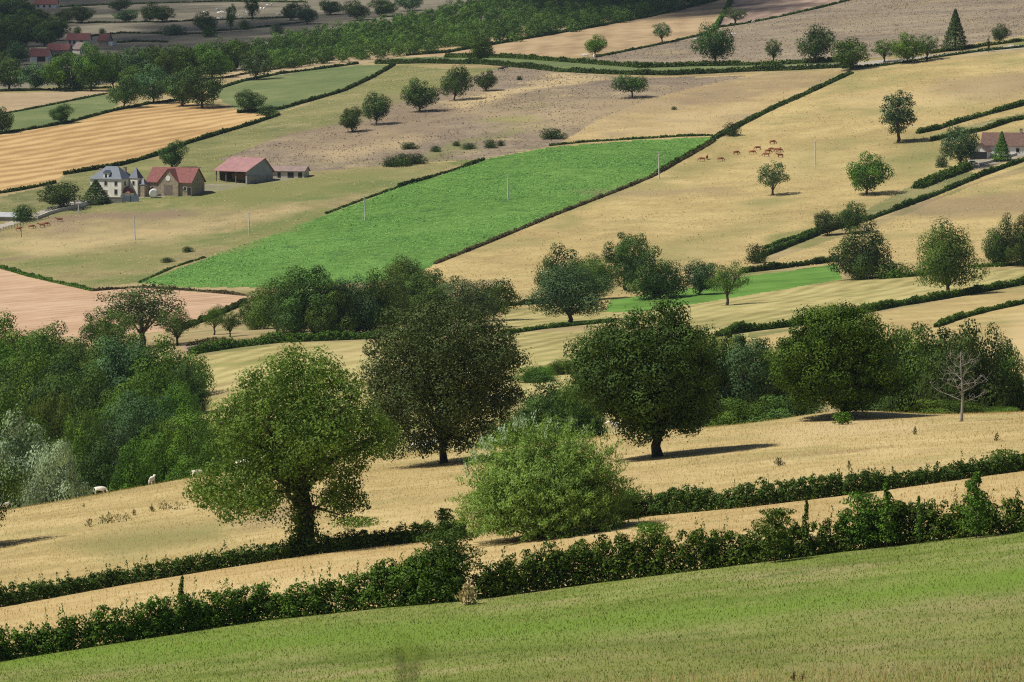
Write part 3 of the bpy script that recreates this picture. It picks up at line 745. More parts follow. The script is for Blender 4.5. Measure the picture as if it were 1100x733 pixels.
    q = np.concatenate(qs); tint = np.concatenate(ts)
    nq = len(q)//4
    F4 = np.arange(nq*4).reshape(-1, 4)
    if core:                                     # a solid inner core in the darkest leaf tone
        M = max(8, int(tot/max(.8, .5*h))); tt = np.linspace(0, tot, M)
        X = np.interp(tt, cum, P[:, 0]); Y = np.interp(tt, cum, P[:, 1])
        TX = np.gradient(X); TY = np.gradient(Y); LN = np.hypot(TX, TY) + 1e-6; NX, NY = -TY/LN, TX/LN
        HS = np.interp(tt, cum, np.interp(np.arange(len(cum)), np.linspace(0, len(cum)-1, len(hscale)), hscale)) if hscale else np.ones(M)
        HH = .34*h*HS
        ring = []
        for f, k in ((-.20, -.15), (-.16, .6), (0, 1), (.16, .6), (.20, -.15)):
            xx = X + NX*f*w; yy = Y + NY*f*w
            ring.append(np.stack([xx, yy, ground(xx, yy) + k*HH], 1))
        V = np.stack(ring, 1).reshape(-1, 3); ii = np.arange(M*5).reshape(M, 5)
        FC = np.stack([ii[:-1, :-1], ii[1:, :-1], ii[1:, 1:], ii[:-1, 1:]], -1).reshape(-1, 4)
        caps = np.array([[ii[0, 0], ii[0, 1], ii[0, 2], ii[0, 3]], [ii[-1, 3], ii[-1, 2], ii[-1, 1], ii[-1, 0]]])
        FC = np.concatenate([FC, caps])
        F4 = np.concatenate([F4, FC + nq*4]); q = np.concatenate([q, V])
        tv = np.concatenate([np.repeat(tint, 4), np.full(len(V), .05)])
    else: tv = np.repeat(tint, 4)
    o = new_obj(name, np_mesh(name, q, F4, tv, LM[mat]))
    tag(o, label, category, group)
    return o
# ------------------------------------------------------------------ the big trees in front
def edge_dist(x, y, P):
    d = np.full(len(x), 1e9)
    for (x0, y0), (x1, y1) in zip(P, P[1:] + P[:1]):
        dx, dy = x1-x0, y1-y0; t = np.clip(((x-x0)*dx + (y-y0)*dy)/(dx*dx + dy*dy + 1e-9), 0, 1)
        d = np.minimum(d, np.hypot(x - x0 - t*dx, y - y0 - t*dy))
    return np.where(inpoly(x, y, P), d, -d)
def hero(name, px, base, outline, seed, mat, label, clump, nleaf, size, bark, r0, fork, limbs, deep=.46, shell=.5, gaps=0., ivy=0, lean=0.):
    """a big tree: leaf clumps fill a crown as wide, as high and as uneven as the outline read off the photo, and nearly as deep as wide"""
    rs = np.random.RandomState(seed)
    p = hit(px, base, True); s = scale_at(p.y)
    xs = [q[0] for q in outline]; ys = [q[1] for q in outline]; top, bot = min(ys), max(ys)
    W = (max(xs)-min(xs))/s; H = (base - top)/s
    cand = np.stack([rs.uniform(min(xs), max(xs), 6000), rs.uniform(top, bot, 6000)], 1)
    ed = edge_dist(cand[:, 0], cand[:, 1], outline); keep = []
    for c, e in zip(cand, ed):
        if e < clump*(.35 + .75*rs.rand()**1.5): continue
        if all((c[0]-k[0])**2 + (c[1]-k[1])**2 > (clump*.80)**2 for k in keep): keep.append(c)
    P, Rr = [], []
    for cx, cy in keep:
        row = np.arange(min(xs), max(xs), 2.); ins = row[inpoly(row, np.full(len(row), cy), outline)]
        half = max(clump, (ins.max()-ins.min())/2) if len(ins) else clump; mid = (ins.max()+ins.min())/2 if len(ins) else cx
        half = min(half, 1.25*min(cy - top + clump, .5*(max(xs)-min(xs))))
        dep = deep*2*half*math.sqrt(max(.06, 1 - ((cx-mid)/(half+1e-6))**2 if abs(cx-mid) < half else .06))
        n = max(2, int(round(dep/(clump*.62))))
        for k in range(n):
            if rs.rand() < gaps: continue
            y = (-1 + 2*(k + rs.rand())/n)*dep
            P.append(((cx - px)/s, y/s, (base - cy)/s)); Rr.append(clump/s*((.50 + .85*rs.rand()**1.4)))
    for k in range(ivy): P.append((lean*(k/ivy)**1.2*.6 + rs.normal()*.4, rs.normal()*.4, .5 + (H*.52)*k/max(1, ivy))); Rr.append(1.0 + .6*rs.rand())
    P, Rr = np.array(P), np.array(Rr)
    q, t = lobe_leaves(P, Rr, nleaf/len(P), size, rs, np.array([0, 0, H*.45]), shell=shell, stray=.09)
    r = empty(name, (p.x, p.y, p.z - .1))
    new_obj('crown', leaf_mesh('crown', q, t, LM[mat]), r)
    new_obj('trunk', make_trunk('trunk', P, Rr, H*.9, r0, fork, rs, bark, limbs, lean=(lean, 0)), r)
    return tag(r, label, 'tree')
hero('broadleaf_tree', 328, 592, [(315,364),(345,372),(372,390),(392,398),(398,425),(418,442),(440,466),(428,488),(400,494),(388,512),(394,540),(374,558),(352,548),(346,524),(338,508),(322,503),(312,515),(306,555),(290,561),(278,550),(262,554),(240,561),(220,549),(203,540),(200,514),(215,500),(238,490),(226,470),(223,445),(238,420),(262,398),(285,380),(300,367)],
     111, 'lime', 'large yellow-green tree with a dark leaning trunk rising from the low hedge', 15, 56000, .27, BARK_DARK, .70, 6.5, 22, gaps=.14, ivy=40, lean=-2.0)
hero('oak_tree', 477, 498, [(415,335),(440,322),(470,311),(500,317),(530,329),(549,350),(566,375),(562,405),(569,425),(555,445),(530,456),(515,470),(505,486),(490,490),(480,478),(465,490),(445,481),(435,493),(418,498),(404,490),(410,470),(394,455),(387,430),(394,405),(387,380),(398,355)],
     112, 'olive', 'tall grey-green oak standing between the yellow-green tree and willow bush', 15, 70000, .29, BARK_DARK, .42, 2.6, 18, gaps=.14)
hero('oak_tree', 707, 491, [(640,345),(668,330),(700,325),(712,319),(735,327),(739,350),(755,360),(765,385),(773,410),(768,430),(758,455),(738,463),(725,456),(712,471),(698,468),(690,475),(672,468),(660,456),(640,446),(615,431),(604,405),(612,380),(622,360)],
     113, 'dark', 'dark round oak standing alone in the hay field with its shadow on the grass', 15, 66000, .29, BARK_DARK, .55, 2.2, 18, gaps=.10)
hero('broad_tree', 905, 449, [(850,345),(862,331),(885,323),(905,321),(930,329),(946,345),(958,360),(961,385),(966,410),(955,428),(930,436),(915,441),(895,441),(875,436),(850,429),(832,410),(827,385),(832,365)],
     114, 'green', 'broad dense green tree on the small mound by the hay field edge', 14, 62000, .29, BARK_DARK, .4, 1.6, 16, gaps=.08)

# the willow bush: many stems fanning out from the ground, narrow leaves that point up and out
p = hit(588, 576, True); s = scale_at(p.y); H, W = 138/s, 208/s
rs = np.random.RandomState(105)
bush = empty('willow_bush', (p.x, p.y, p.z - .1))
tag(bush, 'wide pale green willow bush with silvery shoots on the low hedge', 'bush')
m = MB(); cs, nn, ax, tt = [], [], [], []
nst = 430
dirs = sphere_dirs(nst*2, rs); dirs = dirs[dirs[:, 2] > -.02][:nst]
for d in dirs:
    reach = (.74 + .30*rs.rand())*(.97 if d[2] > .7 else 1)
    tip = np.array([d[0]*W*.5*reach, d[1]*W*.42*reach, max(.5, (d[2]**.75 if d[2] > 0 else 0)*H*.96*reach)])
    base = np.array([d[0]*1.0, d[1]*1.0, .0]); mid = base*.45 + tip*.55 + np.array([0, 0, .08*H])
    if rs.rand() < .14: m.tube([base, mid, tip], [.09, .05, .015], 5)
    k = 190
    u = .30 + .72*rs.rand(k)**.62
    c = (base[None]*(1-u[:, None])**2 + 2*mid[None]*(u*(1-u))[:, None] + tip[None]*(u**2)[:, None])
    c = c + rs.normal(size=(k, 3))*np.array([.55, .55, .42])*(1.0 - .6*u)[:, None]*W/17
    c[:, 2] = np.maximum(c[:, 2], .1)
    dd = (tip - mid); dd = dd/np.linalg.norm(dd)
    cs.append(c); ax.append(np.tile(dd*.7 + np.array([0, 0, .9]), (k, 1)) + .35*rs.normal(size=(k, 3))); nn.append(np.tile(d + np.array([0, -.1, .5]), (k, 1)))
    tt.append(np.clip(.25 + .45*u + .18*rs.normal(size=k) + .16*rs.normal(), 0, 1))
c, n_, a_, t_ = map(np.concatenate, (cs, nn, ax, tt))
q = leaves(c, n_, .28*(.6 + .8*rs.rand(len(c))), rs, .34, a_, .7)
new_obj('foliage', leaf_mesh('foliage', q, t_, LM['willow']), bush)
cs, ax, nn = [], [], []
for _ in range(26):                              # silvery shoots standing out of the top left
    x0 = (-.42 + .62*rs.rand()**1.2)*W; zt = H*math.sqrt(max(.05, 1 - (x0/(W*.52))**2))*(.80 + .12*rs.rand()); k = 24; u = rs.rand(k)
    y0 = rs.normal()*1.2 - .8
    c = np.stack([x0 + (u - .5)*.5*(x0/W) + rs.normal(size=k)*.14, y0 + rs.normal(size=k)*.14, zt + u*1.15], 1)
    cs.append(c); ax.append(np.tile([x0/W*.8, 0, 1.], (k, 1))); nn.append(np.tile([-.4, -.8, .3], (k, 1)))
c, a_, n_ = map(np.concatenate, (cs, ax, nn))
q = leaves(c, n_, .30*(.6 + .7*rs.rand(len(c))), rs, .34, a_, .6)
new_obj('silvery_shoot_foliage', leaf_mesh('silvery_shoot_foliage', q, np.clip(.75 + .2*rs.normal(size=len(c)), 0, 1), LM['silver']), bush)
m.build('stem', BARK, bush, True)

# the dead tree
p = hit(1033, 453, True); s = scale_at(p.y)
H = 78/s; rs = np.random.RandomState(8); m = MB()
def branch(m, p0, d, L, r, depth):
    pts = [Vector(p0)]; dd = Vector(d).normalized()
    for i in range(4):
        dd = (dd + Vector((rs.normal()*.16, rs.normal()*.16, .05 + rs.normal()*.08))).normalized()
        pts.append(pts[-1] + dd*L/4)
    m.tube(pts, [r, r*.8, r*.6, r*.42, r*.2], 5)
    if depth:
        for _ in range(4 if depth > 1 else 3):
            k = rs.randint(1, 5); v = Vector((rs.normal(), rs.normal(), .35*rs.normal() + .25)).normalized()
            branch(m, pts[k], (v + dd*.35), L*(.42 + .2*rs.rand()), max(.022, r*.5), depth - 1)
m.tube([(0, 0, -.4), (0, 0, .5), (.1, 0, H*.35), (-.08, 0, H*.65), (-.2, 0, H*.97)], [.24, .16, .12, .07, .02], 8)
for k in range(13):
    z = H*(.24 + .70*k/13); v = Vector((math.cos(k*2.4)*1., math.sin(k*2.4)*.8, .05 + .35*rs.rand()))
    branch(m, (0, 0, z), v, H*(.44 - .28*k/13), .05, 2)
r = empty('dead_tree', (p.x, p.y, p.z)); m.build('bare_limb', BARK_DEAD, r, True)
tag(r, 'bare bleached dead tree at the field edge before the right-hand trees', 'dead tree')

# the tree outside the frame whose shadow reaches in on the left
p = hit(-42, 590, True)
tree_at(p, 11, 10, 'round0', 'oak', 'oak just beyond the left edge throwing its shadow on the hay field', name='oak_tree')

# ------------------------------------------------------------------ near hedges
H1a = [(-220,752),(-60,722),(0,710),(130,690),(270,668),(400,654),(502,645)]
H1b = [(511,644),(640,626),(760,611),(900,593),(1000,581),(1100,571),(1180,560),(1330,542)]
hedge(H1a, 42, 'tall ragged hedge beside the green meadow, left of its gap', near=True, leaf=.21, width=2.2, spikes=.9, wild=.22, seed=1, group='hedges of the near slope', core=False,
      hscale=[.7, .7, .75, .8, .85, .85, .9, 1.0, 1.05, 1.1, 1.0, 1.05, 1.1, 1.3, 1.6, 1.25])
hedge(H1b, 44, 'tall ragged hedge beside the green meadow, right of its gap', near=True, leaf=.21, width=2.4, spikes=.9, wild=.26, seed=2, group='hedges of the near slope', core=False,
      hscale=[.9, 1.05, 1.1, 1.0, .85, .8, 1.2, .95, .9, 1.1, 1.0, 1.05, 1.0])
H2a = [(-220,688),(-60,662),(0,652),(120,630),(240,610),(330,596),(430,584),(500,578)]
H2b = [(655,561),(690,555),(800,545),(930,529),(1100,505),(1180,494),(1330,473)]
hedge(H2a, 21, 'low dark hedge below the hay field, left of the willow bush', near=True, leaf=.2, width=1.8, spikes=.7, wild=.22, seed=3, group='hedges of the near slope', core=False, mat='hedge_dark')
hedge(H2b, 24, 'low dark hedge below the hay field, right of the willow bush', near=True, leaf=.2, width=1.8, spikes=.8, wild=.28, seed=4, group='hedges of the near slope', core=False, mat='hedge_dark',
      hscale=[1.3, 1.1, 1.0, 1.0, .9, .85, .95, 1.3, 1.2])
# saplings standing up out of the near hedge
def sapling(px, base, hpx, wpx, seed, label, mat='hedge', n=900, size=.2, taper=True, name='sapling', cat='sapling', group=None):
    p = hit(px, base, True); s = scale_at(p.y); H, W = hpx/s, wpx/s; rs = np.random.RandomState(seed)
    n = int(n*1.7); u = rs.rand(n)**.8; r = W/2*np.sqrt(rs.rand(n))*np.where(u > .45, 1.15 - u if taper else 1 - .6*(u-.45), .8); ph = rs.rand(n)*6.283
    r = r*(.5 + .8*np.abs(np.sin(u*14 + seed + 1.5*np.cos(ph))))
    c = np.stack([r*np.cos(ph), r*np.sin(ph), H*(.1 + .9*u)], 1)
    c[:, 0] += .25*np.sin(u*9 + seed)*W*.3
    q = leaves(c, np.stack([np.cos(ph), np.sin(ph), np.full(n, .5)], 1), size*(.6 + .7*rs.rand(n)), rs, .55, None, .7)
    ro = empty(name, (p.x, p.y - .3, p.z)); new_obj('foliage', leaf_mesh('foliage', q, np.clip(.55 + .22*rs.normal(size=n), 0, 1), LM[mat]), ro)
    m = MB(); m.tube([(0, 0, -.2), (.03, 0, H*.5), (0, .02, H*.95)], [.06, .04, .012], 5)
    for k in range(4): m.tube([(0, 0, H*.15), (math.cos(k*1.7)*W*.2, math.sin(k*1.7)*W*.2, H*.5), (math.cos(k*1.7)*W*.3, math.sin(k*1.7)*W*.3, H*.75)], [.035, .022, .01], 4)
    m.build('stem', BARK, ro)
    return tag(ro, label, cat, group)
sapling(484, 646, 78, 70, 41, 'bushy dark shrub bulging from the near hedge left of its gap', n=3000, taper=False, name='shrub', cat='bush', mat='hedge_dark')
sapling(196, 678, 60, 15, 42, 'thin pointed sapling standing up from the left part of the near hedge', n=320)
sapling(832, 604, 58, 46, 43, 'round shrub in the near hedge left of the tallest sapling pair', n=1500, taper=False, name='shrub', cat='bush')
sapling(865, 598, 62, 13, 44, 'slim dark sapling in the near hedge right of the round shrub', n=280)
sapling(925, 590, 62, 54, 45, 'wide leafy shrub in the near hedge below the mound tree', n=1800, taper=False, name='shrub', cat='bush')
sapling(952, 588, 70, 24, 46, 'bright upright sapling beside the wide leafy shrub in the near hedge', n=700, mat='fresh')
sapling(987, 584, 52, 12, 47, 'short thin sapling in the near hedge left of the tallest one', n=240)
sapling(1048, 578, 72, 46, 48, 'tallest ragged sapling near the right end of the near hedge', n=1500)
sapling(905, 456, 13, 22, 49, 'small green bush at the foot of the mound tree', n=420, size=.3, taper=False, name='bush', cat='bush', mat='green')
for i, (px, b, h, w) in enumerate([(478, 572, 26, 22), (385, 566, 10, 60), (675, 556, 30, 36), (1075, 505, 22, 40), (700, 575, 14, 40)]):
    sapling(px, b, h, w, 60+i, ['leafy shrub in the low hedge just left of the willow bush', 'low spreading bramble on the hedge line right of the yellow-green tree', 'tufty shrub in the low hedge just right of the willow bush',
            'leafy shrub near the right end of the low hedge', 'low bramble patch in the golden strip right of the willow bush'][i], n=600, taper=False, name='shrub', cat='bush', mat='hedge')
# ------------------------------------------------------------------ trees of the far slope
T = tree_px
G = 'oaks in a row on the brown pasture'
T(378,142,28,22,'far2','dark','smallest oak of the row on the brown pasture, at its lower end',G,name='oak_tree')
T(404,134,36,33,'far1','dark','second oak of the row on the brown pasture, ragged and open',G,name='oak_tree')
T(451,120,36,38,'far0','dark','oak in the middle of the row on the brown pasture',G,name='oak_tree')
T(488,108,38,38,'far1','dark','tallest oak of the row on the brown pasture',G,name='oak_tree')
T(522,98,23,24,'far0','dark','little round oak at the upper end of the row',G,name='oak_tree')
T(516,67,29,25,'far2','green','round green tree at the left end of the brown stubble field',name='round_tree')
T(639,59,22,24,'far0','fresh','light green tree beside white cattle at the stubble edge',name='round_tree')
T(711,46,22,21,'far_airy','blue','thin grey-green tree on the hedge above the road',name='thin_tree')
T(769,70,45,47,'far1','dark','largest dark oak beside the upper road hedge',name='oak_tree')
T(790,26,18,26,'far_airy','olive','sparse brownish tree on the hedge between striped stubble and pasture',name='thin_tree')
T(679,105,25,38,'far_flat','dark','flat-topped oak standing alone on the tan upper pasture',name='oak_tree')
T(831,68,26,19,'far_airy','dark','small thin tree on the road hedge between two oaks',name='thin_tree')
T(875,68,42,40,'far1','dark','dark leaning oak on the road hedge right of the thin tree',name='oak_tree')
T(914,75,35,34,'far2','green','bushy green tree where the diagonal hedge meets the road',name='bushy_tree')
G = 'clump of pale trees by the road'
T(950,67,25,26,'far_airy','green','left tree of the pale clump by the road',G); T(975,68,33,34,'far0','fresh','middle and broadest tree of the pale clump by the road',G); T(996,65,28,28,'far_airy','olive','right tree of the pale clump by the road',G)
T(1026,54,44,36,'fir','dark','dark conical fir tree behind the upper road',name='fir_tree')
T(1074,46,21,19,'far0','olive','small olive tree above the road near the right edge',name='round_tree')
T(1062,56,18,4,'far_column','dark','narrow column-shaped shrub beside the road near the right edge',name='column_shrub',cat='shrub')
T(965,153,56,40,'far_tall','blue','tall airy tree alone on the tan slope with its shadow beside it',name='airy_tree')
T(931,209,46,45,'far0','green','rounded green tree on the tan slope below the tall airy one',name='round_tree')
T(830,210,37,33,'far_airy','olive','thin spreading tree on the tan slope below the brown cattle',name='thin_tree')
T(1032,180,46,44,'far1','blue','blue-green cedar left of the brown-roofed farmhouse',name='cedar_tree')
T(1012,180,14,14,'far_bush','blue','small blue-green bush left of the cedar',name='bush',cat='bush')
T(1076,173,32,26,'fir','green','small green fir in front of the brown-roofed farmhouse',name='fir_tree')
T(1097,166,14,14,'far_bush','dark','dark garden bush at the right end of the farmhouse',name='bush',cat='bush')
T(889,253,27,25,'far2','dark','left and smallest tree of the three on the diagonal hedge',name='round_tree')
T(913,251,35,34,'far0','dark','round tree behind the big one on the diagonal hedge',name='round_tree')
T(926,300,64,62,'bushy0','dark','big dark tree between the bright grass strip and the tan field',name='round_tree')
T(958,298,18,48,'far_bush','green','low bushes right of the big dark tree by the bright grass',name='bush',cat='bush')
T(1018,318,82,70,'round0','oak','large oak with a wide shadow on the right-hand hedge',name='oak_tree')
T(1078,286,56,40,'bushy0','dark','dense dark tree near the right edge, left one of the pair',name='dense_tree')
T(1104,286,62,44,'bushy0','dark','dense dark tree cut by the right edge of the view',name='dense_tree')
T(813,283,22,26,'far_bush','dark','dark round bush where the diagonal hedge starts',name='bush',cat='bush')
T(786,146,15,20,'far_bush','dark','dark bush at the corner of the green crop field',name='bush',cat='bush')
T(752,317,39,36,'far2','blue','small round tree on the bright grass left of the open one',name='round_tree')
T(781,328,48,44,'airy1','oak','open-crowned tree with a bare trunk beside the bright grass',name='open_tree')
G = 'dense trees at the left end of the bright grass'
T(606,320,58,62,'bushy0','dark','dark oak at the back left of the dense trees by the bright grass',G,name='oak_tree')
T(672,312,62,48,'tall0','dark','tallest dark tree in the gap of the dense trees by the bright grass',G,name='dense_tree')
T(703,321,56,62,'bushy0','dark','wide dark tree at the right end of the dense trees by the bright grass',G,name='dense_tree')
T(640,322,50,46,'round0','oak','middle oak behind the front tree of the dense trees',G,name='oak_tree')
T(612,347,66,84,'round0','blue','blue-green front tree of the dense group with a low spreading crown',G,name='oak_tree')
G = 'trees on the valley floor'
T(437,322,48,54,'round0','oak','dark round oak at the lower corner of the green crop field',G,name='oak_tree')
T(298,358,58,64,'round0','oak','leftmost tree of the valley belt above the valley hedge',G)
T(335,362,76,78,'tall0','dark','tallest dark tree of the valley belt above the valley hedge',G)
T(378,361,64,66,'round1','blue','blue-green tree in the middle of the valley belt',G)
T(418,356,56,60,'round0','oak','tree of the valley belt left of the grey-green oak crown',G)
T(500,352,55,70,'round1','olive','olive tree showing above the grey-green oak crown',G)
T(530,345,46,54,'far1','oak','right-hand tree behind the grey-green oak crown',G)
T(460,352,48,56,'bushy0','oak','bushy tree half hidden behind the grey-green oak crown',G)
T(398,360,70,62,'bushy0','oak','dense low tree in the right part of the valley belt',G)
T(448,348,60,60,'tall0','dark','dark tree between the valley belt and the grey-green oak',G)
T(276,354,46,40,'bushy0','oak','small tree at the outer left end of the valley belt',G)
T(316,360,62,50,'bushy0','dark','dark low tree filling the left half of the valley belt',G)
T(358,363,58,54,'bushy0','oak','low tree in front of the middle of the valley belt',G)
T(230,360,34,26,'airy1','green','small thin tree beside the pink field corner','thin trees by the pink field',name='thin_tree')
T(247,362,28,24,'airy0','green','low thin tree right of the small one by the pink field','thin trees by the pink field',name='thin_tree')
T(575,410,18,50,'bushy1','green','low bush between the grey-green oak and the dark round oak',name='bush',cat='bush',D=None)
T(602,402,16,40,'bushy1','hedge','dark bush at the left edge of the dark round oak crown',name='bush',cat='bush')
# trees beyond the crest, feet hidden: (px, top row, width, distance)
G = 'trees behind the crest on the right'
for px, top, w, D_, k, mt, lb in [
  (772,352,70,650,'bushy0','oak','bushy tree just right of the dark round oak, behind the crest'),
  (802,360,72,640,'tall0','blue','blue-green tree between the dark round oak and the mound tree'),
  (845,374,64,650,'bushy0','oak','low tree left of the mound tree, behind the crest'),
  (965,350,76,640,'bushy0','oak','dark tree just right of the mound tree, behind the crest'),
  (1003,352,76,650,'bushy0','oak','middle tree of the right-hand trees, left of the dead tree'),
  (1040,346,92,632,'bushy0','dark','broad oak behind the dead tree'),
  (1072,350,66,640,'bushy0','dark','last tree of the right-hand trees before the golden slope'),
  (1075,412,46,640,'bushy1','green','low bush at the foot of the last right-hand tree'),
  (985,405,60,640,'bushy1','dark','dark undergrowth bush between the mound tree and the dead tree'),
  (725,400,60,720,'bushy0','oak','tree half hidden behind the dark round oak'),
  (560,440,70,700,'bushy1','oak','dark bushy tree between the grey-green oak and the willow bush top'),
  (752,352,66,640,'tall0','oak','tall leafy tree touching the right side of the dark round oak'), (786,356,64,650,'tall0','oak','tall oak-green tree between dark round oak and blue-green tree'), (822,366,60,640,'bushy0','oak','bushy tree filling the gap before the mound tree'),
  (944,364,66,640,'bushy0','dark','dark tree touching the right side of the mound tree'), (985,348,74,660,'tall0','oak','tall tree behind the dead tree, to its left'), (1022,352,74,660,'tall0','dark','dark tall tree behind the dead tree'), (1088,372,50,640,'bushy1','oak','outermost small tree of the belt beside the golden slope'),
  (745,420,70,622,'bushy1','dark','dark undergrowth right of the dark round oak trunk'), (800,428,80,618,'bushy1','green','low undergrowth below the blue-green tree on the crest'), (850,424,80,612,'bushy1','dark','dark undergrowth left of the mound tree trunk'),
  (935,424,70,606,'bushy1','dark','dark undergrowth right of the mound tree trunk'), (1020,428,80,606,'bushy1','hedge','bushes at the foot of the broad oak, left of the dead tree'), (1085,436,60,600,'bushy1','hedge','low green bushes right of the dead tree'),
  (585,400,66,690,'bushy0','dark','broad green bush in the gap between two oaks'), (625,405,56,680,'bushy1','oak','dark bush at the lower left of the dark round oak crown'), (540,450,70,640,'bushy1','dark','dark bush right of the grey-green oak trunk'),
  (610,418,70,760,'bushy1','green','low green tree behind the willow bush, in the gap between two oaks')]:
    T(px, top, 0, w, k, mt, lb, G, D=D_, cat='bush' if 'bush ' in lb.split(',')[0] and 'tree' not in lb else 'tree')
# the wood on the left
G = 'trees of the wood on the left'
WL = {'oak': 'oak-green tree crown', 'dark': 'dark tree crown', 'green': 'mid green tree crown', 'fresh': 'fresh green tree crown', 'blue': 'blue-green tree crown', 'olive': 'olive tree crown', 'silver': 'silver-leaved willow', 'lime': 'yellow-green tree crown', 'willow': 'pale green tree crown'}
wood = [ # px, top, width, D, kind, mat, where
  (6,336,86,1020,'bushy0','fresh','at the top left corner of the left wood'), (52,346,80,1000,'bushy0','oak','on the upper edge of the left wood below the pink field'),
  (98,352,70,990,'bushy0','oak','below the airy tree on the upper edge of the left wood'), (-30,350,90,980,'round0','green','cut by the left edge at the top of the wood'),
  (150,300,92,1090,'airy1','olive','tall and see-through against the pink field'), (112,330,54,1070,'airy0','oak','small and open, left of the see-through one'),
  (188,330,40,1080,'airy0','oak','small and open, right of the see-through one'),
  (125,362,92,930,'bushy1','blue','in the middle of the left wood, its upper row'), (178,360,86,920,'bushy0','green','at the right end of the upper row of the left wood'),
  (20,385,100,900,'bushy0','oak','below the corner crowns of the left wood'), (75,372,90,910,'bushy0','dark','in the dark hollow of the left wood'),
  (-20,410,90,840,'round1','olive','low on the left edge of the wood above the silver willow'), (200,388,46,880,'bushy1','dark','small, at the right tip of the left wood'),
  (52,422,52,790,'bushy1','lime','small and bright above the silver willow'), (110,430,60,790,'bushy0','green','between the bright bush crown and the bluish one'),
  (150,420,84,770,'round1','blue','large and bluish in the lower middle of the left wood'), (205,436,70,760,'round0','fresh','on the right of the lower wood beside the yellow-green tree'),
  (235,450,60,730,'bushy0','green','half hidden behind the left side of the yellow-green tree'), (85,440,50,760,'bushy1','oak','small, right of the silver willow'),
  (22,442,92,640,'bushy0','silver','broad and feathery, at the lower left of the wood'), (60,472,66,625,'bushy1','silver','smaller one in front of the broad silver willow'),
  (98,462,66,660,'bushy0','dark','round and very dark, behind the grazing white cow'), (140,470,56,650,'bushy0','green','dark and low, behind the standing white cow'),
  (175,462,56,660,'bushy1','fresh','low, above the crest right of the white cows'), (212,470,60,650,'bushy0','green','low, at the left edge of the yellow-green tree'),
  (262,452,60,700,'bushy1','oak','behind the middle of the yellow-green tree'), (-15,470,70,640,'bushy1','blue','cut by the left edge beside the silver willow'),
  (340,470,70,690,'bushy1','oak','low behind the yellow-green tree trunk'), (300,462,60,700,'bushy0','green','behind the right half of the yellow-green tree')]
wood += [(40,352,84,960,'bushy0','green','second row below the top left corner of the wood'), (130,350,80,980,'bushy0','oak','second row below the see-through tree'), (165,392,80,860,'bushy0','green','second row above the bluish crown, right'),
  (100,398,84,850,'bushy0','oak','in the centre of the left wood'), (60,400,84,830,'bushy1','dark','left of the centre of the wood, in shade'), (10,415,80,780,'bushy0','green','above the silver willow at the left edge'), (140,402,70,840,'bushy0','fresh','bright one in the centre of the left wood'),
  (188,412,60,810,'bushy1','green','right edge of the wood above the fresh green crown'), (75,448,60,720,'bushy0','fresh','between the silver willows and the very dark round one'), (118,452,62,720,'bushy0','blue','bluish, above the very dark round one'), (165,446,60,700,'bushy0','green','above the standing white cow'),
  (190,452,56,690,'bushy1','oak','above the end of the crest by the yellow-green tree'), (-10,380,80,900,'bushy0','oak','cut by the left edge halfway up the wood'), (40,380,80,890,'bushy0','fresh','halfway up the left side of the wood')]
for px, top, w, D_, k, mt, where in wood:
    T(px, top, 0, w, k, mt, WL[mt] + ' ' + where, G, D=D_, name='willow_tree' if mt == 'silver' else 'tree')
# farm, left fields and the band before the far wood
T(66,224,29,40,'far2','dark','dark garden tree left of the cream farmhouse',name='garden_tree')
T(103,218,25,42,'fir','dark','pointed dark evergreen in front of the cream farmhouse',name='evergreen_tree')
T(185,182,32,26,'far2','dark','dark tree rising behind the stone barn',name='dark_tree')
T(26,237,18,24,'far_bush','dark','dark bush beside the lane at the grey-roofed shed',name='bush',cat='bush')
T(137,208,9,10,'far_bush','dark','small dark shrub at the corner of the cream farmhouse',name='bush',cat='bush')
T(151,206,7,8,'far_bush','green','low green shrub between farmhouse and stone barn',name='bush',cat='bush')
T(3,143,28,26,'far0','dark','dark tree at the left edge on the green field corner',name='round_tree')
T(65,133,22,22,'far2','dark','small dark tree on the hedge above the orange stubble',name='round_tree')
T(269,121,25,28,'far2','dark','round dark tree at the upper right corner of the orange stubble',name='round_tree')
T(288,124,12,24,'far_bush','dark','low bush beside the round tree at the stubble corner',name='bush',cat='bush')
G = 'trees along the top of the orange stubble'
for px, b, h, w, k, mt, lb in [
  (133,116,34,40,'far1','dark','leftmost tree of the row along the top of the orange stubble'), (165,111,42,42,'far0','blue','bluish tree in the middle of the row along the top of the stubble'),
  (196,114,42,36,'far2','dark','narrow dark tree in the row along the top of the stubble'), (217,116,46,46,'far0','dark','largest tree at the right end of the row along the stubble'),
  (150,100,30,34,'far2','oak','tree set back behind the left end of the stubble row')]:
    T(px, b, h, w, k, mt, lb, G)
G = 'dark trees at the foot of the far wood'
for px, b, h, w, k, mt, lb in [
  (10,96,32,46,'far0','dark','wide dark tree at the left edge below the red barn'), (38,97,30,30,'far2','blue','bluish tree below the red barn'),
  (64,98,42,34,'far2','green','green tree right of the red barn'), (98,98,52,40,'far0','green','tallest tree below the small red-roofed cottage'), (122,96,40,36,'far1','oak','tree right of the tallest one below the cottage'),
  (145,92,42,40,'far0','blue','bluish tree left of the far wood'), (172,90,40,42,'far1','oak','dark tree in the middle of the row before the far wood'), (200,86,38,40,'far2','green','green tree in the row before the far wood'),
  (228,84,38,40,'far0','green','green tree above the small bright field'), (275,86,34,38,'far1','olive','brownish tree at the end of the pale track'), (252,76,34,30,'far2','green','green tree behind the brownish one'),
  (82,97,26,26,'far_bush','green','low bush under the trees before the far wood')]:
    T(px, b, h, w, k, mt, lb, G, cat='bush' if k == 'far_bush' else 'tree')
G = 'trees of the dim hamlet fields'
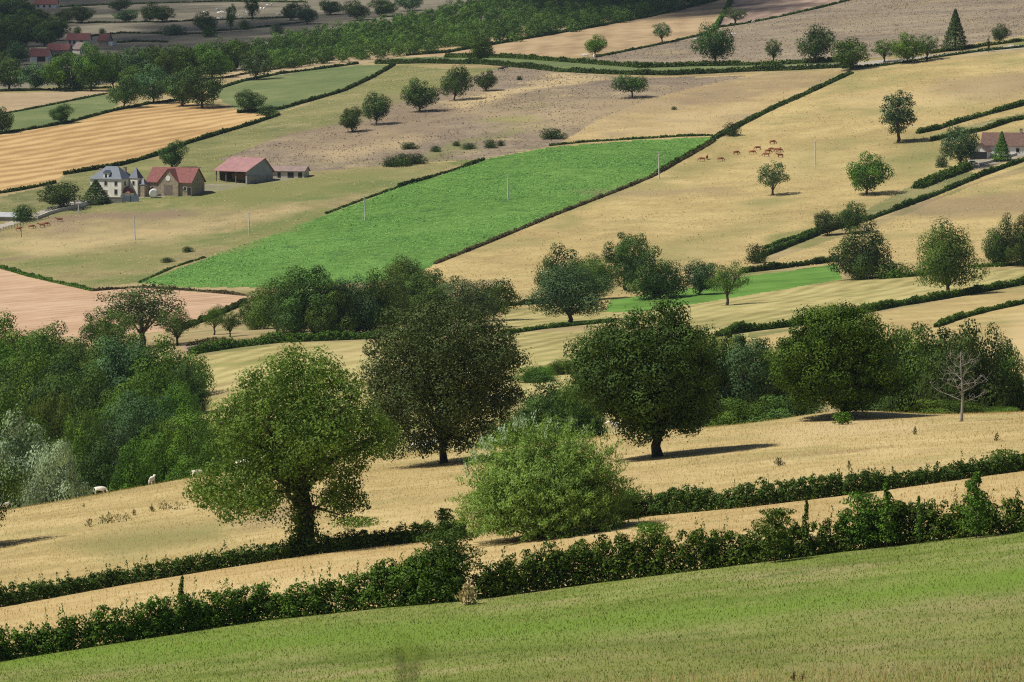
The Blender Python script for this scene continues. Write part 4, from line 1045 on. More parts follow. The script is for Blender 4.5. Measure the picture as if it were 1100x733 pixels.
for i, (px, b, h, w, k, mt, lb) in enumerate([
  (6,52,30,40,'far0','dark','dim tree at the left edge, lower'), (28,50,28,34,'far2','dark','dim tree left of the white cottage'), (48,50,22,28,'far0','dark','dim tree just before the red barn ridge'),
  (8,30,30,40,'far2','blue','dim bluish tree at the left edge, upper'), (30,28,24,30,'far0','dark','dim tree below the white farmhouse at the top'), (14,12,20,30,'far0','dark','dim tree at the top left corner'),
  (70,25,16,20,'far0','dark','left of the pair of dim trees below the top farmhouse'), (88,25,20,24,'far2','dark','right of the pair of dim trees below the top farmhouse'),
  (83,36,8,9,'far_bush','dark','small round bush on the white cottage roofline'), (110,36,6,7,'far_bush','dark','small round bush above the red-roofed cottage'),
  (135,24,14,24,'far2','blue','low dim tree left of the broad pair'), (161,24,22,22,'far0','dark','dim tree of the broad pair, left'), (175,24,18,24,'far2','dark','dim tree of the broad pair, right'),
  (186,38,12,28,'far_bush','blue','low spreading dim tree below the broad pair'), (222,36,24,26,'far0','dark','dim tree left of the white cattle'), (225,40,14,14,'far_bush','green','dim bush at the foot of the tree left of the cattle'),
  (248,34,30,12,'far_tall','green','slim dim tree among the white cattle'), (271,22,28,18,'far_tall','dark','tall dark tree right of the white cattle'), (263,32,11,13,'far_bush','dark','dim bush below the white cattle'),
  (298,37,12,16,'far_bush','blue','dim bush on the upper edge of the far wood'), (312,22,20,18,'far2','dark','dark tree right of the scattered white cattle'), (330,26,22,26,'far0','blue','dim tree at the right end of the cattle field'),
  (384,22,22,30,'far0','dark','dark tree above the far wood, left'), (412,18,20,28,'far2','dark','dark tree above the far wood, middle'), (440,12,20,28,'far0','blue','dark tree above the far wood, right'),
  (355,16,16,26,'far2','dark','dim tree behind the right end of the cattle field'), (128,12,14,26,'far0','dark','dim tree at the top left of the brown fields')]):
    T(px, b, h, w, k, mt, lb, G, cat='bush' if k == 'far_bush' else 'tree')
for px, b, h, w in [(2,42,28,34),(20,44,26,34),(38,40,24,30),(58,44,20,28),(22,34,24,32),(46,32,22,28),(60,36,18,24),(4,20,24,34),(22,22,22,28),(0,66,30,40),(20,70,26,30),(5,82,26,36)]:
    T(px, b, h, w, RND.choice(['far0', 'far2', 'far1']), RND.choice(['dark', 'blue', 'oak']), 'dim tree of the dark wood at the left edge beside the hamlet', 'dark wood beside the hamlet')
G = 'scrub bushes on the brown pasture'
for px, b, h, w, lb in [(420,179,11,18,'left end of the long scrub clump on the brown pasture'), (433,178,14,26,'middle of the long scrub clump on the brown pasture'), (448,176,12,20,'right end of the long scrub clump on the brown pasture'),
  (440,160,8,18,'scrub patch on the slope above the long clump'), (468,163,7,13,'single low scrub bush right of the long clump'), (490,157,6,9,'small scrub bush in the middle of the brown pasture'), (503,160,7,17,'flat scrub bush left of the pair'),
  (527,159,10,14,'darker scrub bush of the pair below the oak row'), (538,157,7,8,'smaller scrub bush of the pair below the oak row'), (594,149,12,26,'long dark gorse clump at the top of the green crop'),
  (724,118,4,7,'tiny dark bush on the tan upper pasture'), (558,86,5,6,'tiny dark bush near the upper end of the oak row'), (202,271,7,12,'small bush at the left tip of the green crop'), (180,282,6,14,'low bush beside the left tip of the green crop')]:
    T(px, b, h, w, 'far_bush', 'dark', lb, G, 'bush', 'bush')

# the far wood: one mass of crowns
rs = np.random.RandomState(77)
WP = [(100,92),(240,80),(330,72),(440,60),(560,45),(700,19),(785,-2),(800,-14),(640,-14),(520,6),(430,26),(340,42),(250,58),(150,66),(100,74)]
qs, ts = [], []
cand = rs.rand(9000, 2)*np.array([720, 115]) + np.array([95, -20])
ok = inpoly(cand[:, 0], cand[:, 1], WP)
placed = []
for px, py in cand[ok]:
    p = hit(px, py)
    if any((p.x-a)**2 + (p.y-b)**2 < 6.2**2 for a, b in placed): continue
    placed.append((p.x, p.y))
    H = rs.uniform(7, 12); W = rs.uniform(7, 10.5)
    P, Rr = make_lobes(W, 0.0, H, 11, rs, lobe=.24, top=.72, low=.1)
    q, t = lobe_leaves(P, Rr, 75, .78, rs, np.array([0, 0, H*.4]), shell=.6)
    qs.append(q + np.array(p)); ts.append(np.clip(t + rs.normal()*.22 + (.10 if 260 < px < 520 else -.12), 0, 1))  # sunlit stretch of the wood painted lighter, the shaded rest darker
    if len(placed) > 620: break
o = new_obj('far_woodland', leaf_mesh('far_woodland', np.concatenate(qs), np.concatenate(ts), LM['far_wood']))
tag(o, 'band of mixed green woodland running across the top of the view', kind='stuff')

# ------------------------------------------------------------------ hedges of the valley and the far slope
HG = 'field hedges of the far slope'
hedge([(205,381),(250,374),(300,368),(400,364),(470,360)], 14, 'clipped dark hedge along the top of the mown valley field', width=4)
hedge([(196,354),(230,341),(264,326)], 8, 'dark diagonal hedge climbing to the right corner of the pink field', 'hedge_dark')
hedge([(200,372),(222,369),(242,368)], 8, 'mauve heathery bank left of the clipped valley hedge', 'hedge_dry', name='heather_bank', category='heather')
hedge([(536,330),(560,328),(590,326)], 9, 'short dark hedge between the valley trees and the dense tree group', 'hedge_dark')
hedge([(540,360),(580,354),(620,350),(660,346)], 7, 'low green hedge below the dense tree group', 'hedge', wild=.5)
hedge([(565,408),(590,401),(620,393)], 10, 'dark hedge stub left of the dark round oak crown', 'hedge')
hedge([(770,362),(800,357),(850,351),(905,341),(960,330),(1010,322),(1050,315),(1110,304)], 12, 'bushy hedge sweeping across below the large right-hand oak', 'hedge', wild=.45)
hedge([(1005,352),(1030,343),(1060,335),(1120,322)], 8, 'low hedge at the top of the golden slope on the right', 'hedge', wild=.4)
hedge([(795,294),(830,290),(870,285),(900,281)], 9, 'trimmed hedge along the top of the bright grass strip', 'hedge_dark')
hedge([(945,300),(985,297),(1020,292)], 9, 'low hedge between the big dark tree and the large oak', 'hedge', wild=.4)
hedge([(1040,288),(1075,287),(1120,282)], 7, 'low hedge under the dense pair of trees at the right edge', 'hedge', wild=.4)
hedge([(812,279),(845,266),(880,252),(935,236),(1005,210),(1055,189),(1120,166)], 8, 'long diagonal hedge running up to the brown-roofed farmhouse', 'hedge_dark')
hedge([(820,268),(850,257),(885,244)], 5, 'short upper hedge beside the start of the long diagonal one', 'hedge', wild=.4)
hedge([(985,203),(1010,193),(1040,182)], 12, 'thick rough hedge below the cedar', 'hedge', wild=.5, width=5)
hedge([(985,144),(1005,140),(1030,132),(1062,123),(1120,108)], 8, 'thick hedge above the farmhouse, the higher of two', 'hedge')
hedge([(1000,152),(1020,147),(1055,141),(1085,131),(1120,124)], 7, 'thick hedge above the farmhouse, the lower of two', 'hedge')
hedge([(405,69),(460,68),(520,69),(575,74),(600,77),(660,80),(720,81),(800,77),(860,75),(915,72)], 7, 'long dark hedge along the lower side of the upper road', 'hedge_dark', width=5)
hedge([(480,62),(540,62),(600,66),(690,73),(760,71),(830,70),(905,66)], 7, 'long hedge along the upper side of the upper road', 'hedge', width=4, wild=.4)
hedge([(905,74),(950,71),(1000,63),(1050,56),(1120,49)], 4, 'thin hedge below the pale road at the right', 'hedge_dark')
hedge([(1000,58),(1040,52),(1120,42)], 5, 'hedge behind the pale road at the right', 'hedge', wild=.4)
hedge([(766,150),(800,132),(830,117),(860,104),(890,90),(914,79)], 5, 'neat diagonal hedge between tan fields above the green crop', 'hedge_dark', width=3)
hedge([(467,284),(520,263),(560,246.5),(600,230),(640,214.5),(670,203),(700,190.5),(735,171),(766,153)], 4.5, 'rough brownish hedge along the lower side of the green crop', 'hedge_dry', wild=.5)
hedge([(700,190),(735,170),(768,151)], 6, 'green thick end of the hedge at the right corner of the green crop', 'hedge', wild=.4)
hedge([(350,230),(390,215),(430,201)], 3, 'thin hedge at the upper left edge of the green crop', 'hedge_dark')
hedge([(428,201),(460,192),(495,181),(520,172)], 5, 'dark hedge at the middle of the upper edge of the green crop', 'hedge_dark')
hedge([(590,157),(630,153),(680,150),(730,147),(766,146)], 3.5, 'thin hedge along the upper right edge of the green crop', 'hedge')
hedge([(68,188),(100,183),(130,178),(170,167),(200,155),(240,143),(270,134),(300,124)], 6, 'dark hedge along the lower edge of the orange stubble', 'hedge_dark', wild=.35)
hedge([(-20,211),(20,205),(60,197)], 5, 'dark hedge below the left end of the orange stubble', 'hedge_dark')
hedge([(-10,146),(35,139),(70,133),(120,120),(160,112),(195,108)], 4, 'hedge along the upper edge of the orange stubble', 'hedge_dark', wild=.4)
hedge([(-10,125),(30,118),(60,112),(115,101)], 2.5, 'thin hedge between the green strip and the pale field on the left', 'hedge_dark')
hedge([(-10,99),(60,97),(120,95)], 4, 'dark hedge at the foot of the trees above the pale field', 'hedge_dark')
hedge([(255,122),(300,118),(340,107),(370,98),(400,84),(424,70)], 5, 'curving hedge round the lower side of the soft green field', 'hedge_dark')
hedge([(228,98),(260,88),(300,80),(340,75),(385,69)], 4, 'hedge along the upper side of the soft green field', 'hedge_dark')
hedge([(240,84),(300,74),(360,64)], 2.5, 'thin hedge beside the pale track under the far wood', 'hedge_dry', wild=.5)
hedge([(-20,285),(0,288),(30,297),(60,304),(100,313)], 5, 'straggling hedge along the top of the pink field', 'hedge', wild=.6)
hedge([(100,313),(150,309),(210,313),(264,318)], 4, 'rough grassy hedge between the green crop and the pink field', 'hedge_dry', wild=.6)
hedge([(150,304),(185,288),(220,277)], 2.5, 'scruffy weeds along the left tip of the green crop', 'hedge', wild=.7, category='weeds', name='weed_strip')
hedge([(640,62),(680,54),(720,46),(762,36)], 3, 'thin hedge below the brown stubble field', 'hedge_dark')
hedge([(772,30),(800,26),(840,18),(880,9),(915,0)], 3, 'thin hedge under the dark striped stubble', 'hedge_dark')
hedge([(766,34),(776,18),(788,-4)], 6, 'thick hedge between brown stubble and striped stubble', 'hedge', wild=.4)
hedge([(436,60),(480,57),(560,43),(630,31),(700,18),(786,-3)], 5, 'dark hedge along the foot of the far wood', 'hedge_dark')
for pts, hh, lb in [([(-10,28),(40,26),(90,25),(180,24),(260,21),(330,19)], 2.5, 'dim hedge across the cattle field, upper'), ([(230,34),(270,31),(330,24)], 2.5, 'dim hedge below the white cattle'),
                    ([(95,40),(130,36),(190,37),(232,36)], 2.5, 'dim hedge right of the small red-roofed cottage'), ([(10,62),(40,62),(80,60)], 3, 'dim hedge at the foot of the red barn'),
                    ([(60,8),(130,5),(240,2),(330,3)], 2.5, 'dim hedge along the top of the brown fields'), ([(118,47),(150,45),(180,46)], 3, 'dark hedge beside the small red-roofed cottage')]:
    hedge(pts, hh, lb, 'hedge_dark', group='dim hedges of the distant fields')
# ------------------------------------------------------------------ buildings
M_CREAM = plain('cream_render', (.78, .75, .66), .9, .12, .6); M_STONE = plain('tan_rubble_stone', (.34, .28, .20), .95, .3, 1.2, bump=.4)
M_GREYSTONE = plain('grey_rubble_stone', (.30, .285, .26), .95, .3, 1.2, bump=.4)
M_SLATE = plain('blue_slate', (.10, .125, .165), .6, .22, 1.2); M_RED = plain('red_clay_tiles', (.215, .075, .066), .85, .25, 1.0)
M_PINKTIN = plain('faded_red_sheet', (.34, .175, .17), .55, .18, .5); M_OLDTIN = plain('faded_brown_sheet', (.27, .195, .175), .7, .25, .5)
M_BROWN = plain('brown_clay_tiles', (.15, .085, .065), .85, .25, 1.0); M_WHITE = plain('white_render', (.80, .79, .76), .85, .06, .5)
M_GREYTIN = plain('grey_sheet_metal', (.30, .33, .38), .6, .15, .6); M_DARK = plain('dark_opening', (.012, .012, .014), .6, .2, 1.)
M_GLASS = plain('dark_window_glass', (.025, .03, .04), .15, .2, 1.); M_WOOD = plain('weathered_wood', (.19, .16, .13), .95, .3, 2.)
M_BLUEGREY = plain('blue_grey_boards', (.13, .165, .22), .8, .15, 1.); M_POLE = plain('pale_concrete', (.66, .65, .62), .9, .08, 1.); M_PALE = plain('pale_wall_stone', (.55, .52, .46), .95, .2, 1.)

def building(name, px, base, rz, label, cat='house', sx=1., D=None):
    p = hit(px, base) if D is None else hit(px, 0, D=D)
    r = empty(name, (p.x, p.y, p.z), R(rz)); tag(r, label, cat); return r
def body(r, L, W, h, mat, gable=0, peak=.5, name='wall', x0=0, y0=0, foot=2.5):
    """walls of a block; with gable > 0 the end walls rise to a point"""
    poly = [(y0-W/2, -foot), (y0+W/2, -foot), (y0+W/2, h), (y0-W/2 + W*peak, h + gable), (y0-W/2, h)] if gable else [(y0-W/2, -foot), (y0+W/2, -foot), (y0+W/2, h), (y0-W/2, h)]
    m = MB(); m.prism(poly, 'x', x0-L/2, x0+L/2); return m.build(name, mat, r)
def gable_roof(r, L, W, h, rise, mat, peak=.5, over=.5, th=.22, x0=0, y0=0, name='roof'):
    ya, yp, yb = y0-W/2, y0-W/2 + W*peak, y0+W/2
    ka, kb = rise/(yp-ya), rise/(yb-yp); e = .03
    poly = [(ya-over, h-ka*over+e), (yp, h+rise+e), (yb+over, h-kb*over+e), (yb+over, h-kb*over+th+e), (yp, h+rise+th*1.2+e), (ya-over, h-ka*over+th+e)]
    m = MB(); m.prism(poly, 'x', x0-L/2-over, x0+L/2+over); return m.build(name, mat, r)
def hip_roof(r, L, W, h, rise, ridge, mat, over=.45, x0=0, y0=0, name='roof', ridge_w=0):
    a, b = L/2+over, W/2+over; k = ridge/2; w = ridge_w/2 + .02
    m = MB(); v = [(x0-a, y0-b, h), (x0+a, y0-b, h), (x0+a, y0+b, h), (x0-a, y0+b, h), (x0-k, y0-w, h+rise), (x0+k, y0-w, h+rise), (x0+k, y0+w, h+rise), (x0-k, y0+w, h+rise)]
    m.add(v, [(3, 2, 1, 0), (0, 1, 5, 4), (1, 2, 6, 5), (2, 3, 7, 6), (3, 0, 4, 7), (4, 5, 6, 7)]); return m.build(name, mat, r)
def window(r, x, z, w, h, y, side='front', name='window', frame=True, mat=None):
    """a recess-dark pane with a pale frame, on the front (-y) or right (+x) wall"""
    def bx(m, x0, x1, z0, z1, d0, d1):
        if side == 'front': m.box(x0, x1, y-d1, y-d0, z0, z1)
        else: m.box(y+d0, y+d1, x0, x1, z0, z1)
    m = MB(); bx(m, x-w/2, x+w/2, z, z+h, -.05, .03); o = m.build(name, mat or M_GLASS, r)
    if frame:
        m = MB(); t = .16
        bx(m, x-w/2-t, x-w/2, z-t, z+h+t, -.02, .08); bx(m, x+w/2, x+w/2+t, z-t, z+h+t, -.02, .08)
        bx(m, x-w/2, x+w/2, z+h, z+h+t, -.02, .08); bx(m, x-w/2, x+w/2, z-t, z, -.02, .08)
        m.build('frame', M_PALE, o)
    return o
def chimney(r, x, y, z, mat=M_STONE, h=1.8, w=.9):
    m = MB(); m.box(x-w/2, x+w/2, y-w/2, y+w/2, z-1, z+h); m.box(x-w/2-.1, x+w/2+.1, y-w/2-.1, y+w/2+.1, z+h+.003, z+h+.2); return m.build('chimney', mat, r)

# the cream farmhouse with its slate roof and tower
r = building('farmhouse', 121, 211, -27, 'cream two-storey farmhouse with a blue slate hipped roof and a small tower')
body(r, 13.5, 9.5, 6.6, M_CREAM); rf = hip_roof(r, 13.5, 9.5, 6.6, 4.6, 5, M_SLATE)
for x in (-4.4, 0, 4.4):
    window(r, x, 4.2, 1.1, 1.5, -4.75); 
    if x: window(r, x, .9, 1.2, 1.9, -4.75)
window(r, 0, 0, 1.3, 2.4, -4.75, name='door', mat=M_WOOD)
for y in (-2.2, 2.2):
    window(r, y, 4.2, 1.1, 1.5, 6.75, 'right'); window(r, y, .9, 1.1, 1.8, 6.75, 'right')
d = MB(); d.box(-1.1, 1.1, -4.6, -2.2, 6.7, 8.9); dm = d.build('dormer', M_WHITE, r)
m = MB(); m.prism([(-1.4, 8.9), (1.4, 8.9), (0, 9.9)], 'y', -4.85, -1.6); m.build('dormer_roof', M_SLATE, dm)
m = MB(); m.box(-.45, .45, -4.66, -4.55, 7.1, 8.5); m.build('window', M_GLASS, dm)
chimney(r, -5.8, 1.5, 8.2); chimney(r, 4.4, 1.8, 9.0)
m = MB(); m.box(7.2, 10.6, .4, 4.2, -2.5, 6.9); tw = m.build('tower', M_CREAM, r)
hip_roof(tw, 3.4, 3.8, 6.9, 4.0, .2, M_SLATE, .25, 8.9, 2.3, 'tower_roof')
m = MB(); m.box(10.603, 13.2, 1.0, 4., -2.5, 4.6); wg = m.build('wing', M_STONE, r)
hip_roof(wg, 2.6, 3.0, 4.6, 2.2, .2, M_SLATE, .2, 11.9, 2.5, 'wing_roof')
window(r, 8.9, 4.4, .9, 1.4, .4)
r = building('garden_shed', 137, 212.5, -27, 'small garden shed with a red pyramid roof before the farmhouse', 'shed')
body(r, 3.8, 3.4, 1.8, M_CREAM); hip_roof(r, 3.8, 3.4, 1.8, 2.6, .2, M_RED, .3)
r = building('board_fence', 139.5, 217, -10, 'blue-grey solid board fence below the farmhouse', 'fence')
m = MB(); m.box(-3.4, 3.4, -.08, .08, -1, 2.4); m.build('panel', M_BLUEGREY, r)
for x in (-3.4, 0, 3.4):
    m = MB(); m.box(x-.09, x+.09, -.22, -.083, -1, 2.55); m.build('post', M_BLUEGREY, r)
r = building('stone_wall', 125, 218, -5, 'short grey stone wall joining the blue-grey board fence', 'wall')
m = MB(); m.box(-2.3, 2.3, -.3, .3, -1.2, 2.0); m.build('wall', M_GREYSTONE, r); m = MB(); m.box(-2.4, 2.4, -.38, .38, 2.003, 2.18); m.build('coping', M_PALE, r)
# the stone barn
r = building('stone_barn', 189, 208, -24, 'long stone barn with a red tiled roof and a central gable', 'barn')
body(r, 18.5, 10.5, 4.6, M_STONE, 4.9); gable_roof(r, 18.5, 10.5, 4.6, 4.9, M_RED)
m = MB(); m.prism([(-4.2, -2.), (4.2, -2.), (4.2, 4.4), (0, 9.1), (-4.2, 4.4)], 'y', -6.1, -1.5); g = m.build('gable', M_STONE, r)
for sgn in (-1, 1):
    m = MB(); m.prism([(sgn*4.7, 3.9), (0, 9.15), (0, 9.45), (sgn*4.7, 4.2)], 'y', -6.45, -.6); m.build('gable_roof', M_RED, g)
m = MB()
m.tube([(0, -6.2, 5.9), (0, -6.03, 5.9)], [1.0, 1.0], 20); m.build('round_plaque', M_WHITE, g)
m = MB(); m.box(-1.7, 1.7, -6.16, -6.05, -.2, 3.4); m.build('door', M_WOOD, r)
for x in (-7, 6.6): window(r, x, 1.4, 1.1, 1.3, -5.25)
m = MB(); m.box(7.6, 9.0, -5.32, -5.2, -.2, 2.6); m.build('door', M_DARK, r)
for y, z in ((-2.5, 1.2), (1.5, 1.2), (-.4, 4.6)): window(r, y, z, 1.0, 1.5, 9.25, 'right')
r = building('round_tank', 165, 212.5, 0, 'round white tank in front of the left end of the stone barn', 'tank')
m = MB(); m.tube([(0, -1.3, 1.7), (0, -1.0, 1.7), (0, 1.0, 1.7), (0, 1.3, 1.7)], [1.2, 1.65, 1.65, 1.2], 22); m.build('drum', M_WHITE, r)
for x in (-.9, .9):
    m = MB(); m.box(x-.15, x+.15, -.9, .9, -.8, .6); m.build('leg', M_GREYTIN, r)
# the open hay barn
r = building('hay_barn', 262, 194, -43, 'open hay barn with a big faded red sheet roof and grey gable', 'barn')
L, W = 17, 13.5
gable_roof(r, L, W, 3.9, 4.5, M_PINKTIN, .68, .7)
m = MB(); m.prism([(-W/2, -2), (W/2, -2), (W/2, 3.9), (-W/2+W*.68, 8.35), (-W/2, 3.9)], 'x', L/2-.25, L/2); m.build('end_wall', M_GREYTIN, r)
m = MB(); m.box(L/2+.003, L/2+.25, -W/2, W/2, -2, 2.2); m.build('plinth', M_GREYSTONE, r)
m = MB(); m.box(-L/2, L/2-.26, W/2-.25, W/2, -2, 3.8); m.build('back_wall', M_DARK, r)  # near-black colour paints the shade inside the barn onto this wall
m = MB(); m.prism([(-W/2+2, -2), (W/2-.3, -2), (W/2-.3, 3.7), (-W/2+W*.68, 8.0), (-W/2+2, 4.6)], 'x', -L/2, -L/2+.25); m.build('end_wall', M_WOOD, r)
for k in range(4):
    x = -L/2 + .3 + k*(L-.9)/3; m = MB(); m.box(x-.16, x+.16, -W/2+.1, -W/2+.42, -2, 3.7); m.build('post', M_WOOD, r)
m = MB(); m.box(-L/2+1, L/2-1.2, W/2-6, W/2-.4, -1, 2.6); m.build('hay_stack', FIELDS['strip'], r)
r = building('low_shed', 309, 190, -16, 'long low shed with a faded brown sheet roof beside the hay barn', 'shed')
body(r, 15, 6, 2.3, M_PALE, 1.5, .6); gable_roof(r, 15, 6, 2.3, 1.5, M_OLDTIN, .6, .5)
for x, w in ((-6.4, 1.3), (-2.4, 1.2), (2.2, 2.4), (6.0, 1.6)):
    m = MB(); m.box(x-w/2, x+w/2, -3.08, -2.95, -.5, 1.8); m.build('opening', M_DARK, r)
r = building('grey_shed', 8, 236, -18, 'low grey-roofed shed half buried beside the lane at the left edge', 'shed')
body(r, 9, 4.5, 1.2, M_GREYSTONE, 1.2); gable_roof(r, 9, 4.5, 1.2, 1.2, plain('pale_fibre_sheet', (.40, .42, .44), .8, .1, .6))
# garden wall and lane fence
def run_wall(name, pts, h, w, mat, label, cat='wall', cope=None):
    L_ = ground_line(pts, n=6); m = MB()
    ring = []
    for i, p in enumerate(L_):
        a, b = L_[max(i-1, 0)], L_[min(i+1, len(L_)-1)]; t = Vector((b.x-a.x, b.y-a.y, 0)).normalized(); n = Vector((-t.y, t.x, 0))*w/2
        base = len(m.v)
        for q, z in ((p-n, -.6), (p-n, h), (p+n, h), (p+n, -.6)): m.v.append((q.x, q.y, p.z+z))
        if i:
            for k in range(4): m.f.append((base-4+k, base-4+(k+1) % 4, base+(k+1) % 4, base+k))
    m.f.append((0, 1, 2, 3)); n = len(m.v); m.f.append((n-4, n-3, n-2, n-1))
    o = m.build(name, mat); return tag(o, label, cat)
run_wall('garden_wall', [(86,223),(97,219.5),(104,218.2),(117,215)], 1.5, .5, M_WHITE, 'white garden wall below the cream farmhouse')
run_wall('lane_wall', [(40,236),(52,231),(66,227),(84,223.5)], 1.2, .5, M_PALE, 'pale low lane wall left of the farmhouse')
run_wall('yard_wall', [(168,211),(190,209.5),(214,206.5)], .8, .5, M_GREYSTONE, 'low grey yard wall in front of the stone barn')
def fence(name, pts, label, n=9, h=1.2):
    L_ = ground_line(pts, n=n); r = empty(name, L_[0]); tag(r, label, 'fence'); o0 = L_[0]
    for p in L_:
        q = p - o0; m = MB(); m.box(q.x-.08, q.x+.08, q.y-.08, q.y+.08, q.z-.4, q.z+h); m.build('post', M_WOOD, r)
    for z in (.55, 1.0):
        m = MB(); m.tube([(p-o0)+Vector((0, -.12, z)) for p in L_], [.07]*len(L_), 4); m.build('rail', M_WOOD, r)
fence('rail_fence', [(-6,250),(22,243),(52,234)], 'dark wooden rail fence along the lower side of the lane', 9)
# white posts / poles
def pole(px, base, hpx, label, r0=.19, group='utility poles across the fields', arm=True, mat=M_POLE):
    p = hit(px, base); H = hpx/scale_at(p.y); r = empty('utility_pole', p); tag(r, label, 'pole', group)
    m = MB(); m.tube([(0, 0, -.6), (0, 0, 0), (-.012*H, 0, H*.5), (-.03*H, 0, H)], [r0*1.35, r0*1.3, r0*1.05, r0*.8], 8); m.build('shaft', mat, r)
    if arm:
        m = MB(); m.box(-.03*H-.5, -.03*H+.5, -.05, .05, H-.45, H-.33); m.build('crossarm', M_GREYTIN, r)
        for x in (-.42, .42):
            m = MB(); m.tube([(-.03*H+x, 0, H-.327), (-.03*H+x, 0, H-.1)], [.05, .04], 6); m.build('insulator', M_WHITE, r)
for px, b, h, lb in [(145,258,26,'pale utility pole in the worn pasture below the cream farmhouse'), (268,253,25,'pale utility pole left of the green crop, below the hay barn'),
    (392,237,27,'white utility pole at the left part of the green crop'), (546,214.5,27,'white utility pole in the middle of the green crop'),
    (708,192,29,'white utility pole on the lower hedge of the green crop'), (876,178,26,'white utility pole standing in the tan slope right of the brown cattle')]:
    pole(px, b, h, lb)
pole(80.5, 222, 16, 'left pole of the pair beside the farmhouse lane', .16, 'poles at the farm lane', False); pole(84.5, 229, 18, 'right pole of the pair beside the farmhouse lane', .16, 'poles at the farm lane', False)
pole(23, 255, 14, 'thin brown pole by the lane at the left edge', .11, 'poles at the farm lane', False, M_WOOD)
# the farmhouse at the right edge
r = building('farmhouse', 1088, 166, -16, 'white farmhouse with a long brown tiled roof at the right edge')
body(r, 22, 8, 3.6, M_WHITE, 4.2); gable_roof(r, 22, 8, 3.6, 4.2, M_BROWN)
for x in (-2, 2.5, 7): window(r, x, 1.0, 1.2, 1.4, -4.0)
chimney(r, 3, 0, 7.6)
r2 = building('farm_outhouse', 1053, 170, -16, 'outhouse with a white front gable and dark roof beside the cedar', 'shed')
m = MB(); m.prism([(-3.2, -2), (3.2, -2), (3.2, 2.6), (0, 5.2), (-3.2, 2.6)], 'y', -3.5, 3.5); m.build('wall', M_WHITE, r2)
for sgn in (-1, 1):
    m = MB(); m.prism([(sgn*3.7, 2.25), (0, 5.25), (0, 5.5), (sgn*3.7, 2.5)], 'y', -3.9, 3.9); m.build('roof', M_BROWN, r2)
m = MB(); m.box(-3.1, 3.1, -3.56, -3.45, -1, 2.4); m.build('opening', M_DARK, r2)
run_wall('garden_wall', [(1052,178),(1075,172),(1098,165)], .9, .5, M_PALE, 'pale garden wall in front of the brown-roofed farmhouse')
def car(px, base, rz, label):
    p = hit(px, base); r = empty('parked_car', p, R(rz)); tag(r, label, 'car'); m = MB()
    prof = [(-2.1, .35), (2.1, .35), (2.15, .75), (1.3, .95), (.7, 1.45), (-1.0, 1.5), (-1.9, 1.0), (-2.15, .8)]
    m.prism([(a, b) for a, b in prof], 'y', -.85, .85); m.build('body', M_WHITE, r)
    m = MB(); m.prism([(1.1, 1.0), (.62, 1.38), (-.95, 1.42), (-1.6, 1.02)], 'y', -.87, .87); m.build('window', M_GLASS, r)
    for x in (-1.35, 1.35):
        for y in (-.86, .66):
            m = MB(); m.tube([(x, y, .33), (x, y+.2, .33)], [.33, .33], 12); m.build('wheel', M_DARK, r)
car(1044, 177, 15, 'white car parked beside the cedar at the right-hand farm')
# the dim hamlet on the left
r = building('cottage', 85, 48, -8, 'long white cottage with a brown-red roof among dim trees', 'cottage')
body(r, 13, 7, 2.9, M_WHITE, 3.4); gable_roof(r, 13, 7, 2.9, 3.4, M_RED); chimney(r, -2.5, 0, 5.8)
for x in (-4.6, -2.0, 2.2): window(r, x, .6, 1.3, 1.7, -3.5)
r = building('cottage', 113, 49, -22, 'small red-roofed cottage right of the long white one', 'cottage')
body(r, 6, 6, 3.2, M_STONE, 3.2); gable_roof(r, 6, 6, 3.2, 3.2, M_RED); window(r, 0, .8, 1.2, 1.4, 3.0, 'right')
m = MB(); m.box(3.003, 6., -2.6, 2.6, -2, 2.2); m.build('lean_to', M_WHITE, r)
r = building('red_barn', 44, 66, -10, 'red-roofed barn with a white front wall in the dim hamlet', 'barn')
body(r, 10, 8, 3.0, M_WHITE, 3.6); gable_roof(r, 10, 8, 3.0, 3.6, M_RED)
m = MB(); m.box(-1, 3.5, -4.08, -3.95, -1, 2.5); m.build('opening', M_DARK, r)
r = building('red_barn', 64, 60, -10, 'second red-roofed barn, behind and right of the white-fronted one', 'barn')
body(r, 12, 8, 3.2, M_STONE, 3.2); gable_roof(r, 12, 8, 3.2, 3.2, M_RED)
r = building('stone_cottage', 87, 58, -55, 'pale stone cottage gable half hidden by trees below the white cottage', 'cottage')
body(r, 8, 6, 3.0, M_PALE, 3.2); gable_roof(r, 8, 6, 3.0, 3.2, M_OLDTIN)
r = building('farmhouse', 50, 9, -6, 'distant white farmhouse with a red roof at the top left corner', 'house')
body(r, 15, 7, 2.9, M_WHITE, 3.2); gable_roof(r, 15, 7, 2.9, 3.2, M_RED)
for x in (-5, -1, 3): window(r, x, .6, 1.3, 1.6, -3.5)

